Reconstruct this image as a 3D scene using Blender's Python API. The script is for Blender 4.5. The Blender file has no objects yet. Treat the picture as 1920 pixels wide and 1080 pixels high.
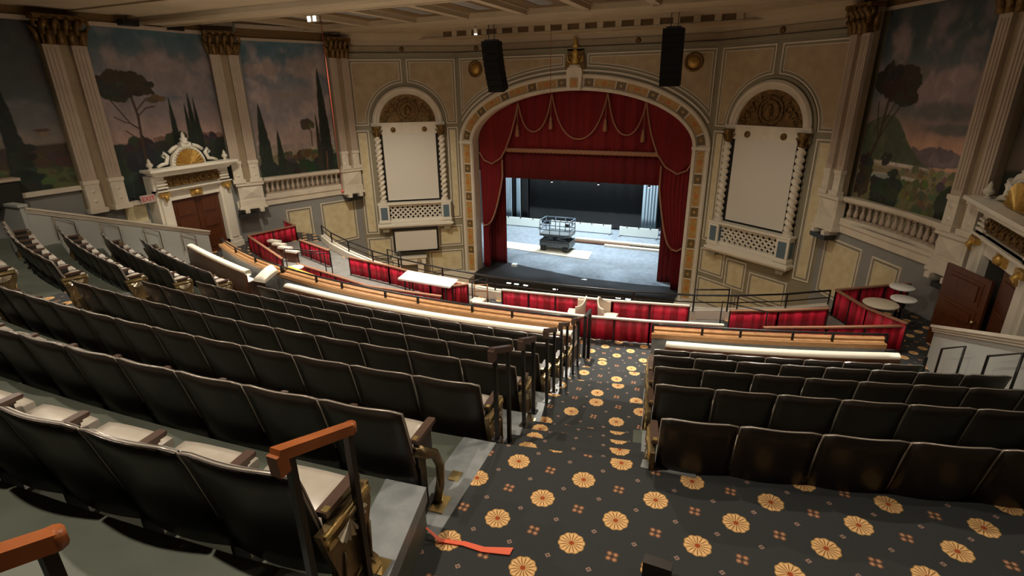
import bpy, math, random
import numpy as np
from math import sin, cos, pi, sqrt, atan2, radians as RD
from mathutils import Matrix, Vector
random.seed(7)
SC = bpy.context.scene
COL = SC.collection
# ------------------------------------------------------------------ camera
CX = 6.037
cam_d = bpy.data.cameras.new('camera'); cam = bpy.data.objects.new('camera', cam_d); COL.objects.link(cam)
cam_d.sensor_width = 36.0; cam_d.lens = 995.0 * 36.0 / 1920.0; cam_d.clip_start = 0.02; cam_d.clip_end = 200
pitch, roll, yaw = RD(20.54), RD(-0.89), RD(23.9)
fw = Vector((-sin(yaw) * cos(pitch), cos(yaw) * cos(pitch), -sin(pitch)))
rt = Vector((cos(yaw), sin(yaw), 0)); up = rt.cross(fw)
r2 = cos(roll) * rt + sin(roll) * up; u2 = -sin(roll) * rt + cos(roll) * up
m = Matrix((r2, u2, -fw)).transposed().to_4x4(); m.translation = (CX, 0, 0)
cam.matrix_world = m
SC.camera = cam
# ------------------------------------------------------------------ view, world, lights
SC.view_settings.view_transform = 'Standard'; SC.view_settings.look = 'None'
SC.view_settings.gamma = 1.0; SC.view_settings.use_curve_mapping = False
SC.view_settings.exposure = 0.0
W = bpy.data.worlds.new('world'); SC.world = W; W.use_nodes = True
W.node_tree.nodes['Background'].inputs[0].default_value = (0.9, 0.75, 0.6, 1)
W.node_tree.nodes['Background'].inputs[1].default_value = 0.012

def light(name, kind, loc, energy, color=(1, 1, 1), size=0.2, aim=None, spot=None, blend=0.6, sy=None):
    d = bpy.data.lights.new(name, kind); d.energy = energy; d.color = color
    if kind == 'AREA':
        d.size = size
        if sy: d.shape = 'RECTANGLE'; d.size_y = sy
    else: d.shadow_soft_size = size
    if kind == 'SPOT': d.spot_size = RD(spot); d.spot_blend = blend
    o = bpy.data.objects.new(name, d); COL.objects.link(o); o.location = loc
    if aim: o.rotation_euler = (Vector(aim) - Vector(loc)).to_track_quat('-Z', 'Y').to_euler()
    return o
WARM = (1.0, 0.86, 0.68)
# house downlights recessed in the ceiling above the balcony
for i, (x, y, e) in enumerate([(3.4, 1.3, 400), (5.6, 4.3, 200), (8.8, 3.6, 90), (-1.4, 2.2, 330), (-6.2, 4.2, 330), (3.7, 6.9, 240), (-3.0, 7.0, 220)]):
    light('house_downlight', 'SPOT', (x, y, 1.9), e, WARM, 0.05, (x, y + .1, -5), 150, 0.6)
# accent lights aimed at the loge boxes and benches
light('loge_accent', 'SPOT', (2.2, 11.9, 1.9), 3300, (1.0, 0.93, 0.82), 0.06, (2.2, 9.2, -4.3), 74, 0.8)
light('loge_accent', 'SPOT', (-4.2, 11.9, 1.9), 3300, (1.0, 0.92, 0.80), 0.06, (-4.2, 9.5, -4.3), 84, 0.8)
light('loge_accent', 'SPOT', (7.0, 11.9, 1.9), 1900, (1.0, 0.92, 0.80), 0.06, (6.9, 9.2, -4.3), 62, 0.8)
# downlights that graze the niche walls and the doorcases
for x, y, e, tx, ty in ((-4.2, 11.9, 1500, -6.2, 18.3), (0.0, 11.9, 700, 0.0, 19.5), (4.2, 11.9, 560, 6.3, 18.3), (-6.4, 10.4, 850, -9.5, 12.6), (7.0, 10.4, 170, 9.6, 14.5)):
    light('wall_downlight', 'SPOT', (x, y, 1.9), e, (1.0, 0.89, 0.72), 0.15, (tx, ty, -7.6), 72, 1.0)
# soft fill without any fixture, added to lift the walls and the ceiling
light('wall_fill', 'AREA', (-1.5, 11.0, -3.6), 60, (1.0, 0.84, 0.66), 8.0, (-1.5, 12.5, 2.0), sy=3.0)
light('house_fill', 'AREA', (-2.5, 9.0, 1.95), 120, (1.0, 0.88, 0.74), 9.0, (-2, 14.5, -6), sy=3.0)
# stage work lights
light('stage_work_light', 'AREA', (-2.0, 25.4, 0.9), 3600, (0.80, 0.92, 1.0), 5.0, (-1.0, 24.9, -7.3), sy=.8)
for x, y in ((-1.9, 20.9), (0.4, 20.7), (2.5, 20.6)):
    light('stage_work_light', 'SPOT', (x * .8, 21.4, 0.6), 2600, (0.72, 0.88, 1.0), .1, (x, y, -7.35), 27, .7)
light('stage_work_light', 'SPOT', (3.0, 22.6, 0.6), 1100, (0.72, 0.88, 1.0), .1, (2.0, 23.4, -7.35), 30, .7)

# ------------------------------------------------------------------ materials
class N:
    """tiny wrapper for building node trees"""
    def __init__(s, name):
        s.m = bpy.data.materials.new(name); s.m.use_nodes = True; s.t = s.m.node_tree
        s.b = s.t.nodes['Principled BSDF']
    def n(s, kind, **kw):
        x = s.t.nodes.new(kind)
        for k, v in kw.items(): setattr(x, k, v)
        return x
    def l(s, a, b): s.t.links.new(a, b)
    def M(s, op, a, b=None, c=None):
        x = s.n('ShaderNodeMath', operation=op)
        for i, v in enumerate((a, b, c)):
            if v is None: continue
            if isinstance(v, (int, float)): x.inputs[i].default_value = v
            else: s.l(v, x.inputs[i])
        return x.outputs[0]
    def mix(s, f, a, b):
        x = s.n('ShaderNodeMix', data_type='RGBA')
        for i, v in ((0, f), (6, a), (7, b)):
            if isinstance(v, (int, float)): x.inputs[i].default_value = v
            elif isinstance(v, tuple): x.inputs[i].default_value = (*v, 1) if len(v) == 3 else v
            else: s.l(v, x.inputs[i])
        return x.outputs[2]
    def coord(s, out='Object'): return s.n('ShaderNodeTexCoord').outputs[out]

def mat(name, col, rough=0.6, metal=0.0, noise=0.0, scale=8.0, bump=0.0, bscale=40.0, col2=None, coat=0.0, emit=None, es=0, sheen=0, det=4, stretch=None):
    k = N(name); b = k.b
    b.inputs['Base Color'].default_value = (*col, 1); b.inputs['Roughness'].default_value = rough
    b.inputs['Metallic'].default_value = metal
    if coat: b.inputs['Coat Weight'].default_value = coat; b.inputs['Coat Roughness'].default_value = .15
    if sheen: b.inputs['Sheen Weight'].default_value = sheen
    if emit: b.inputs['Emission Color'].default_value = (*emit, 1); b.inputs['Emission Strength'].default_value = es
    src = k.n('ShaderNodeNewGeometry').outputs['Position']
    if stretch:
        mp = k.n('ShaderNodeMapping'); mp.inputs['Scale'].default_value = stretch; k.l(src, mp.inputs[0]); src = mp.outputs[0]
    if noise or col2:
        t = k.n('ShaderNodeTexNoise'); t.inputs['Scale'].default_value = scale; t.inputs['Detail'].default_value = det
        k.l(src, t.inputs['Vector'])
        r = k.n('ShaderNodeMapRange'); r.inputs[1].default_value = .32; r.inputs[2].default_value = .68; k.l(t.outputs[0], r.inputs[0])
        c2 = col2 if col2 else tuple(max(0, c * (1 - noise)) for c in col)
        k.l(k.mix(r.outputs[0], c2, col), b.inputs['Base Color'])
    if bump:
        t = k.n('ShaderNodeTexNoise'); t.inputs['Scale'].default_value = bscale; t.inputs['Detail'].default_value = 3
        k.l(src, t.inputs['Vector'])
        u = k.n('ShaderNodeBump'); u.inputs['Strength'].default_value = bump; u.inputs['Distance'].default_value = .02
        k.l(t.outputs[0], u.inputs['Height']); k.l(u.outputs[0], b.inputs['Normal'])
    return k.m

MT = {}
MT['cream'] = mat('painted_cream_plaster', (.72, .645, .52), .55, noise=.12, scale=3)
MT['pinkcream'] = mat('painted_rose_cream', (.50, .40, .31), .55, noise=.12, scale=3)
MT['tan'] = mat('tan_channel_paint', (.36, .275, .17), .6, noise=.15, scale=4)
MT['grey'] = mat('blue_grey_wall_paint', (.26, .262, .248), .7, noise=.08, scale=2)
MT['warmgrey'] = mat('warm_grey_paint', (.27, .238, .158), .65, noise=.1, scale=2)
MT['field'] = mat('mottled_yellow_stone_field', (.66, .58, .37), .7, col2=(.55, .455, .26), scale=4.5, det=8)
MT['fielddim'] = mat('dimmed_rose_stone_field', (.45, .345, .21), .7, col2=(.37, .275, .16), scale=3.5, det=8)  # upper panels: light falloff put into a darker, rosier field colour
MT['gold'] = mat('antique_gold_relief', (.23, .125, .030), .48, .45, bump=.9, bscale=14, col2=(.085, .045, .012), scale=11)
MT['goldbright'] = mat('bright_gilding', (.62, .40, .11), .38, .55, col2=(.45, .26, .06), scale=14)
MT['brass'] = mat('brass_plate', (.80, .62, .28), .25, .9)
MT['iron'] = mat('bronze_painted_cast_iron', (.30, .215, .10), .34, .6, bump=.15, bscale=40, col2=(.14, .10, .055), scale=7)
MT['tile_a'] = mat('amber_mosaic', (.50, .31, .10), .5, col2=(.34, .19, .05), scale=14)
MT['tile_b'] = mat('olive_gold_mosaic', (.18, .11, .035), .45, col2=(.10, .065, .022), scale=22)
MT['tile_d'] = mat('orange_mosaic_star', (.50, .17, .035), .5)
MT['screen'] = mat('white_projection_cloth', (.66, .62, .54), .8)
MT['whitepaint'] = mat('white_gloss_paint', (.78, .73, .62), .4)
MT['black'] = mat('black_metal', (.012, .011, .010), .35)
MT['blackmatte'] = mat('black_cloth', (.003, .003, .003), 1.0)
MT['dark'] = mat('dark_paint_and_void_shade', (.02, .018, .014), .9)  # dark stage and box surfaces; also sheets standing in for shade
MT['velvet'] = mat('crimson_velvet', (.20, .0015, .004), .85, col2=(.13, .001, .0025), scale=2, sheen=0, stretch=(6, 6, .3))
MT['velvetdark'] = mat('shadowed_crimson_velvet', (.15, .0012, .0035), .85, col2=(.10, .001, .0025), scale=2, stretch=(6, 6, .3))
MT['rope'] = mat('gold_braided_rope', (.34, .16, .085), .6)
MT['boxred'] = mat('red_satin_box_curtain', (.42, .006, .022), .5, col2=(.30, .004, .014), scale=3, stretch=(3, 3, .2))
MT['boxred2'] = mat('dark_red_satin_stripe', (.30, .004, .014), .5)
MT['wood'] = mat('varnished_oak', (.50, .27, .12), .35, col2=(.36, .18, .07), scale=3, stretch=(3, 3, 30))
MT['fencewood'] = mat('reddish_rail_wood', (.36, .17, .10), .4)
MT['railwood'] = mat('orange_varnished_handrail', (.42, .125, .035), .35, col2=(.30, .08, .02), scale=6)
MT['doorwood'] = mat('mahogany_door', (.12, .036, .011), .4, col2=(.085, .024, .008), scale=3, stretch=(6, 6, 1))
MT['benchback'] = mat('walnut_bench_back', (.13, .055, .028), .3, col2=(.09, .035, .018), scale=3)
MT['seatwood'] = mat('dark_walnut_seat_back', (.022, .014, .009), .40, col2=(.012, .008, .0055), scale=4, coat=.10)
MT['edge'] = mat('seat_back_edge_highlight', (.50, .44, .38), .3, .35)  # highlight of lit seat-back edges put into a pale strip colour
MT['silverleaf'] = mat('worn_silver_gilt', (.80, .72, .55), .25, .8)
MT['armwood'] = mat('walnut_armrest', (.085, .048, .035), .35)
MT['vinyl'] = mat('taupe_seat_vinyl', (.50, .45, .385), .32, noise=.12, scale=14)
MT['bench'] = mat('cream_bench_upholstery', (.95, .90, .76), .5)
MT['concrete'] = mat('grey_green_painted_concrete', (.125, .14, .112), .5, col2=(.09, .103, .08), scale=3, det=8)
MT['nosing'] = mat('worn_grey_floor_paint', (.31, .33, .34), .42, col2=(.22, .24, .25), scale=9, det=8)
MT['stagefloor'] = mat('black_stage_floor', (.22, .25, .275), .45, col2=(.15, .175, .20), scale=5, det=8)
MT['apron'] = mat('black_apron_paint', (.010, .010, .011), .7)
MT['panelwhite'] = mat('pale_acoustic_panel', (.72, .76, .70), .6)
MT['ply'] = mat('pale_plywood', (.80, .72, .56), .6)
MT['leg_cloth'] = mat('grey_side_curtain', (.30, .38, .43), .9, col2=(.20, .26, .30), scale=2, stretch=(8, 8, .2))
MT['metal'] = mat('scuffed_steel', (.20, .22, .23), .4, .6, col2=(.12, .13, .12), scale=12)
MT['bluegrey'] = mat('blue_grey_lift_paint', (.10, .13, .17), .45)
MT['chairwhite'] = mat('cream_shell_plastic', (.72, .62, .50), .4)
MT['boxfloor'] = mat('worn_grey_box_floor', (.24, .235, .215), .6, col2=(.18, .175, .16), scale=5)
MT['tablewhite'] = mat('white_laminate', (.95, .95, .93), .35)
MT['bluepanel'] = mat('slate_blue_inset', (.10, .155, .19), .6)
MT['ceil'] = mat('aged_cream_ceiling_plaster', (.47, .375, .25), .75, noise=.1, scale=1.2)
MT['ceilgold'] = mat('stencilled_ochre_border', (.17, .095, .025), .6, col2=(.12, .07, .02), scale=30)
MT['ceilblue'] = mat('faded_blue_coffer', (.26, .25, .235), .8, noise=.2, scale=4)
MT['slot'] = mat('ochre_brown_coffer_slot', (.15, .088, .03), .8, col2=(.09, .05, .02), scale=20)
MT['lamp'] = mat('lit_lamp_lens', (1, 1, 1), .3, emit=(1, .97, .9), es=5)
MT['lampcool'] = mat('lit_cool_lamp_lens', (1, 1, 1), .3, emit=(.7, 1, .95), es=7)
MT['redcable'] = mat('red_cable', (.30, .05, .03), .5)
MT['tape'] = mat('coral_fluorescent_tape', (1.0, .16, .07), .5, emit=(1, .12, .05), es=.0)
MT['signred'] = mat('red_sign_letters', (.6, .03, .03), .5)
MT['signwhite'] = mat('pale_sign_face', (.50, .40, .36), .5)
MT['bulkhead'] = mat('yellow_plank', (.85, .50, .08), .5)

def pleat_mat(name, c1, c2, freq, rough=.5):
    """satin cloth woven in vertical stripes, stripes run along the object's generated x"""
    k = N(name); k.b.inputs['Roughness'].default_value = rough
    g = k.n('ShaderNodeSeparateXYZ'); k.l(k.coord('UV'), g.inputs[0])
    t = k.n('ShaderNodeTexNoise'); t.noise_dimensions = '1D'; t.inputs['Scale'].default_value = freq; t.inputs['Detail'].default_value = 0
    k.l(g.outputs[0], t.inputs['W'])
    r = k.n('ShaderNodeMapRange'); r.inputs[1].default_value = .46; r.inputs[2].default_value = .54; k.l(t.outputs[0], r.inputs[0])
    k.l(k.mix(r.outputs[0], c1, c2), k.b.inputs['Base Color'])
    return k.m
MT['stripe'] = pleat_mat('striped_red_satin', (.66, .014, .05), (.34, .005, .018), 6)

def carpet_mat():
    k = N('patterned_carpet'); k.b.inputs['Roughness'].default_value = .95
    sx = k.n('ShaderNodeSeparateXYZ'); k.l(k.coord('UV'), sx.inputs[0])
    X = k.M('SUBTRACT', sx.outputs[0], 5.53); Y = k.M('SUBTRACT', sx.outputs[1], 2.77 + 2.685)
    a = (.212, .29); b = (-.305, .297); det = a[0] * b[1] - a[1] * b[0]
    S = k.M('ADD', k.M('MULTIPLY', X, b[1] / det), k.M('MULTIPLY', Y, -b[0] / det))
    T = k.M('ADD', k.M('MULTIPLY', X, -a[1] / det), k.M('MULTIPLY', Y, a[0] / det))
    def cell(off_s, off_t):
        fs = k.M('SUBTRACT', k.M('FRACT', k.M('ADD', S, .5 - off_s)), .5)
        ft = k.M('SUBTRACT', k.M('FRACT', k.M('ADD', T, .5 - off_t)), .5)
        dx = k.M('ADD', k.M('MULTIPLY', fs, a[0]), k.M('MULTIPLY', ft, b[0]))
        dy = k.M('ADD', k.M('MULTIPLY', fs, a[1]), k.M('MULTIPLY', ft, b[1]))
        return dx, dy
    dx, dy = cell(0, 0)
    r = k.M('SQRT', k.M('ADD', k.M('MULTIPLY', dx, dx), k.M('MULTIPLY', dy, dy)))
    th = k.M('ARCTAN2', dy, dx)
    rim = k.M('ADD', .078, k.M('MULTIPLY', k.M('ABSOLUTE', k.M('SINE', k.M('MULTIPLY', th, 5.0))), .008))
    flower = k.M('LESS_THAN', r, rim)
    rays = k.M('GREATER_THAN', k.M('SINE', k.M('MULTIPLY', th, 16.0)), k.M('SUBTRACT', .98, k.M('MULTIPLY', k.M('SUBTRACT', .080, r), 14.0)))
    core = k.M('LESS_THAN', r, .016)
    edge = k.M('GREATER_THAN', r, k.M('SUBTRACT', rim, .006))
    fc = k.mix(rays, (.90, .58, .26), (.30, .11, .025))
    fc = k.mix(edge, fc, (.55, .30, .09))
    fc = k.mix(core, fc, (.42, .07, .015))
    nz = k.n('ShaderNodeTexNoise'); nz.inputs['Scale'].default_value = 160; k.l(k.coord('UV'), nz.inputs['Vector'])
    base = k.mix(nz.outputs[0], (.023, .027, .029), (.058, .061, .062))
    dx, dy = cell(.5, .5)
    ax = k.M('ABSOLUTE', dx); ay = k.M('ABSOLUTE', dy)
    pet = k.M('SQRT', k.M('ADD', k.M('POWER', k.M('SUBTRACT', ax, .019), 2), k.M('POWER', k.M('SUBTRACT', ay, .019), 2)))
    cross = k.M('LESS_THAN', pet, .0175)
    base = k.mix(cross, base, k.mix(k.M('LESS_THAN', pet, .009), (.26, .11, .05), (.55, .33, .20)))
    for o in ((.5, 0), (0, .5)):
        dx, dy = cell(*o)
        d = k.M('ADD', k.M('ABSOLUTE', dx), k.M('ABSOLUTE', dy))
        ring = k.M('MULTIPLY', k.M('LESS_THAN', d, .020), k.M('GREATER_THAN', d, .007))
        base = k.mix(ring, base, (.34, .22, .17))
    k.l(k.mix(flower, base, fc), k.b.inputs['Base Color'])
    return k.m
MT['carpet'] = carpet_mat()
kk = N('painted_mural'); at = kk.n('ShaderNodeAttribute'); at.attribute_name = 'Col'; kk.l(at.outputs[0], kk.b.inputs['Base Color']); kk.b.inputs['Roughness'].default_value = .6
MT['mural'] = kk.m

# ------------------------------------------------------------------ mesh builder
class MB:
    def __init__(s, M=None): s.v = []; s.f = []; s.mi = []; s.M = M; s.sm = set(); s.uv = None
    def add(s, vs, fs, mi=0, smooth=False):
        o = len(s.v)
        if s.M is not None: vs = [s.M(p) if callable(s.M) else tuple(s.M @ Vector(p)) for p in vs]
        s.v += [tuple(p) for p in vs]
        for f in fs:
            if smooth: s.sm.add(len(s.f))
            s.f.append([o + i for i in f]); s.mi.append(mi)
        return s
    def box(s, x0, x1, y0, y1, z0, z1, mi=0):
        return s.add([(x0, y0, z0), (x1, y0, z0), (x1, y1, z0), (x0, y1, z0), (x0, y0, z1), (x1, y0, z1), (x1, y1, z1), (x0, y1, z1)],
                     [(0, 3, 2, 1), (4, 5, 6, 7), (0, 1, 5, 4), (1, 2, 6, 5), (2, 3, 7, 6), (3, 0, 4, 7)], mi)
    def bar(s, p, q, w, h, mi=0):
        """rectangular bar between two points"""
        p = Vector(p); q = Vector(q); d = (q - p).normalized()
        a = d.cross(Vector((0, 0, 1)))
        a = Vector((1, 0, 0)) if a.length < 1e-4 else a.normalized()
        b = a.cross(d).normalized() * h / 2; a = a * w / 2
        vs = [p - a - b, p + a - b, p + a + b, p - a + b, q - a - b, q + a - b, q + a + b, q - a + b]
        return s.add([tuple(v) for v in vs], [(0, 1, 2, 3), (7, 6, 5, 4), (0, 4, 5, 1), (1, 5, 6, 2), (2, 6, 7, 3), (3, 7, 4, 0)], mi)
    def tube(s, path, r, n=8, mi=0, cap=True, closed=False):
        P = [Vector(p) for p in path]; rs = r if isinstance(r, (list, tuple)) else [r] * len(P)
        vs = []; up0 = None
        for i, p in enumerate(P):
            if closed: d = P[(i + 1) % len(P)] - P[i - 1]
            else: d = P[min(i + 1, len(P) - 1)] - P[max(i - 1, 0)]
            d = d.normalized() if d.length > 1e-9 else Vector((0, 0, 1))
            if up0 is None:
                up0 = Vector((0, 0, 1)) if abs(d.z) < .9 else Vector((1, 0, 0))
            a = d.cross(up0)
            a = a.normalized() if a.length > 1e-5 else Vector((1, 0, 0))
            b = a.cross(d).normalized(); up0 = b
            for j in range(n):
                t = 2 * pi * j / n; vs.append(tuple(p + rs[i] * (cos(t) * a + sin(t) * b)))
        fs = []; L = len(P)
        for i in range(L if closed else L - 1):
            for j in range(n):
                i2 = (i + 1) % L
                fs.append((i * n + j, i * n + (j + 1) % n, i2 * n + (j + 1) % n, i2 * n + j))
        if cap and not closed: fs += [tuple(range(n))[::-1], tuple((L - 1) * n + j for j in range(n))]
        return s.add(vs, fs, mi, True)
    def lathe(s, prof, c=(0, 0, 0), n=16, mi=0, sx=1, sy=1):
        vs = []
        for r, z in prof:
            for j in range(n):
                t = 2 * pi * j / n; vs.append((c[0] + r * cos(t) * sx, c[1] + r * sin(t) * sy, c[2] + z))
        fs = []
        for i in range(len(prof) - 1):
            for j in range(n): fs.append((i * n + j, i * n + (j + 1) % n, (i + 1) * n + (j + 1) % n, (i + 1) * n + j))
        fs += [tuple(range(n))[::-1], tuple((len(prof) - 1) * n + j for j in range(n))]
        return s.add(vs, fs, mi, True)
    def poly(s, pts, d0, d1, mi=0, fn=None):
        """pts 2D -> extruded between depths d0,d1 ; fn(a,b,d) -> 3D (default x=a, y=d, z=b)"""
        fn = fn or (lambda a, b, d: (a, d, b)); n = len(pts)
        vs = [fn(a, b, d0) for a, b in pts] + [fn(a, b, d1) for a, b in pts]
        fs = [tuple(range(n))[::-1], tuple(range(n, 2 * n))] + [(i, (i + 1) % n, n + (i + 1) % n, n + i) for i in range(n)]
        return s.add(vs, fs, mi)
    def grid(s, nu, nv, fn, mi=0, smooth=True, wrap=False):
        vs = [fn(i / nu, j / nv) for j in range(nv + 1) for i in range(nu + 1)]
        fs = [(j * (nu + 1) + i, j * (nu + 1) + i + 1, (j + 1) * (nu + 1) + i + 1, (j + 1) * (nu + 1) + i) for j in range(nv) for i in range(nu)]
        return s.add(vs, fs, mi, smooth)
    def shell(s, nu, nv, fn, th, mi=0, smooth=True):
        """closed sheet: front fn(u,v), back offset by vector th"""
        F = [Vector(fn(i / nu, j / nv)) for j in range(nv + 1) for i in range(nu + 1)]
        T = th if callable(th) else (lambda u, v: Vector(th))
        B = [F[j * (nu + 1) + i] + Vector(T(i / nu, j / nv)) for j in range(nv + 1) for i in range(nu + 1)]
        w = nu + 1; K = len(F); fs = []
        for j in range(nv):
            for i in range(nu):
                a, b, c, d = j * w + i, j * w + i + 1, (j + 1) * w + i + 1, (j + 1) * w + i
                fs.append((a, b, c, d)); fs.append((K + d, K + c, K + b, K + a))
        o = len(s.f)
        s.add([tuple(p) for p in F + B], fs, mi, smooth)
        base = len(s.v) - 2 * K; ed = []
        for i in range(nu):
            ed.append((i + 1, i, K + i, K + i + 1)); q = nv * w; ed.append((q + i, q + i + 1, K + q + i + 1, K + q + i))
        for j in range(nv):
            ed.append((j * w, (j + 1) * w, K + (j + 1) * w, K + j * w)); e = nu; ed.append(((j + 1) * w + e, j * w + e, K + j * w + e, K + (j + 1) * w + e))
        for f in ed: s.f.append([base + i for i in f]); s.mi.append(mi)
        return s
    def mesh(s, name, mats):
        me = bpy.data.meshes.new(name); me.from_pydata(s.v, [], s.f)
        for mm in (mats if isinstance(mats, (list, tuple)) else [mats]): me.materials.append(MT[mm] if isinstance(mm, str) else mm)
        me.polygons.foreach_set('material_index', s.mi)
        if s.sm: me.polygons.foreach_set('use_smooth', [i in s.sm for i in range(len(s.f))])
        if s.uv:
            ul = me.uv_layers.new(name='UVMap'); co = [s.uv(me.vertices[l.vertex_index].co) for l in me.loops]
            ul.data.foreach_set('uv', [c for p in co for c in p])
        me.update(); return me

def tag(o, label=None, cat=None, group=None, kind=None):
    if label: o['label'] = label
    if cat: o['category'] = cat
    if group: o['group'] = group
    if kind: o['kind'] = kind
    return o
def obj(name, me, parent=None, world=True):
    if isinstance(me, tuple): me = me[0].mesh(name, me[1])
    o = bpy.data.objects.new(name, me); COL.objects.link(o)
    if parent is not None:
        o.parent = parent
        if world and parent.type == 'EMPTY': o.matrix_parent_inverse = parent.matrix_basis.inverted()
    return o
def empty(name, loc, rz=0):
    o = bpy.data.objects.new(name, None); COL.objects.link(o); o.location = loc; o.rotation_euler = (0, 0, rz); o.empty_display_size = .1
    return o
def thing(name, label, cat, loc=(0, 0, 0), rz=0, group=None): return tag(empty(name, loc, rz), label, cat, group)
def struct(name, mb, m, parent=None, label=None):
    o = obj(name, (mb, m), parent)
    if parent is None: o['kind'] = 'structure'
    if label: o['label'] = label
    return o
def copy_tree(o, parent=None):
    c = o.copy(); COL.objects.link(c); c.parent = parent
    for ch in list(o.children): copy_tree(ch, c)
    return c
def inset(P, d):
    """inward offset of a closed 2D polygon (either winding)"""
    n = len(P); A = sum(P[i][0] * P[(i + 1) % n][1] - P[(i + 1) % n][0] * P[i][1] for i in range(n)); sg = 1 if A > 0 else -1
    out = []
    for i in range(n):
        p0, p1, p2 = P[i - 1], P[i], P[(i + 1) % n]
        e1 = (p1[0] - p0[0], p1[1] - p0[1]); e2 = (p2[0] - p1[0], p2[1] - p1[1])
        l1 = math.hypot(*e1) or 1e-9; l2 = math.hypot(*e2) or 1e-9
        n1 = (-e1[1] / l1 * sg, e1[0] / l1 * sg); n2 = (-e2[1] / l2 * sg, e2[0] / l2 * sg)
        k = 1 + n1[0] * n2[0] + n1[1] * n2[1]; k = max(k, .35)
        out.append((p1[0] + d * (n1[0] + n2[0]) / k, p1[1] + d * (n1[1] + n2[1]) / k))
    return out
def ringpoly(mb, P, Q, d0, d1, mi, F):
    """frame between outline P and inset Q, raised from d0 to d1"""
    n = len(P); vs = [F(a, d1, b) for a, b in P] + [F(a, d1, b) for a, b in Q] + [F(a, d0, b) for a, b in P] + [F(a, d0, b) for a, b in Q]
    fs = []
    for i in range(n):
        j = (i + 1) % n
        fs += [(i, j, n + j, n + i), (2 * n + i, 2 * n + j, j, i), (n + i, n + j, 3 * n + j, 3 * n + i)]
    mb.add(vs, fs, mi)
def panel(P, F, parent, field='field', d=0.0, bw=.065, name='panel', line=.036):
    """wall panel: raised cream moulding, warm grey border, thin line and mottled field"""
    mb = MB()
    P1 = inset(P, line); P2 = inset(P, line + bw); P3 = inset(P, line + bw + .02)
    ringpoly(mb, P, P1, d - .02, d + .035, 0, F)
    ringpoly(mb, P1, P2, d - .02, d + .012, 1, F)
    ringpoly(mb, P2, P3, d - .02, d + .026, 0, F)
    n = len(P3); mb.add([F(a, d + .015, b) for a, b in P3], [tuple(range(n))], 2)
    return struct(name, mb, ['cream', 'warmgrey', field], parent)
def R4(a0, a1, b0, b1): return [(a0, b0), (a1, b0), (a1, b1), (a0, b1)]
def arcpts(cx, cz, ra, rb, t0, t1, n): return [(cx + ra * cos(t0 + (t1 - t0) * i / n), cz + rb * sin(t0 + (t1 - t0) * i / n)) for i in range(n + 1)]
def sweep(mb, path, prof, F, mi=0, smooth=False):
    """path: list of (a,b,na,nb) in wall plane with outward normal; prof: list of (offset,depth) ; closed profile"""
    m_ = len(prof); vs = []
    for a, b, na, nb in path:
        for o, d in prof: vs.append(F(a + na * o, d, b + nb * o))
    fs = []
    for i in range(len(path) - 1):
        for j in range(m_): fs.append((i * m_ + j, (i + 1) * m_ + j, (i + 1) * m_ + (j + 1) % m_, i * m_ + (j + 1) % m_))
    fs += [tuple(range(m_)), tuple((len(path) - 1) * m_ + j for j in range(m_))[::-1]]
    mb.add(vs, fs, mi, smooth)

# ------------------------------------------------------------------ proscenium wall (plane y = 19.5, facing -y)
YP = 19.5; ZS = -1.97; ZB = -7.45
def FP(a, d, b): return (a, YP - d, b)
def arch_path(off, n=48):
    """legs + elliptical head; off=0 outer edge (half width 4.78), off=.58 inner"""
    A = 4.78 - off; B = 2.45 - off * .95
    pts = [(-A, ZB + (ZS - ZB) * i / 8, -1, 0) for i in range(8)]
    for i in range(n + 1):
        t = pi - pi * i / n; nx, nz = cos(t) / A, sin(t) / B; l = math.hypot(nx, nz)
        pts.append((A * cos(t), ZS + B * sin(t), nx / l, nz / l))
    pts += [(A, ZS + (ZB - ZS) * (i + 1) / 8, 1, 0) for i in range(8)]
    return pts
mb = MB(); op = arch_path(.02)
hd = [(p[0], p[1]) for p in op if p[1] >= ZS - 1e-6]
vs = []; fs = []
for a, b in hd: vs += [FP(a, 0, b), FP(a, 0, 1.35)]
fs = [(2 * i, 2 * i + 2, 2 * i + 3, 2 * i + 1) for i in range(len(hd) - 1)]
mb.add(vs, fs)
mb.box(-5.1, -4.76, YP, YP + .4, -8.6, 2.1); mb.box(4.76, 5.1, YP, YP + .4, -8.6, 2.1)
mb.box(-4.78, 4.78, YP, YP + .4, 1.3, 2.1)
WB = struct('wall_back', mb, 'warmgrey')
# spandrel panels
def spandrel(s):
    top = [(s * .42, 1.13), (s * 4.66, 1.13)]
    path = [(p[0], p[1]) for p in arch_path(-.26, 40) if p[1] > -.95 and s * p[0] > .40 and s * p[0] < 4.66]
    path = [q for q in sorted(path, key=lambda q: -s * q[0]) if s * q[0] > .55] + [(s * .42, ZS + 2.697 * sqrt(1 - (.42 / 5.04) ** 2))]
    return top + path
for s in (-1, 1):
    panel(spandrel(s), FP, WB, 'fielddim', name='panel')
    # low panels beside the arch legs sit on the canted walls; ground line moulding round the arch
mb = MB(); sweep(mb, [p for p in arch_path(-.12, 48) if p[1] > -1.2], [(.03, 0), (.03, .05), (-.03, .05), (-.03, 0)], FP)
struct('trim_1', mb, 'cream', WB)
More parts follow.
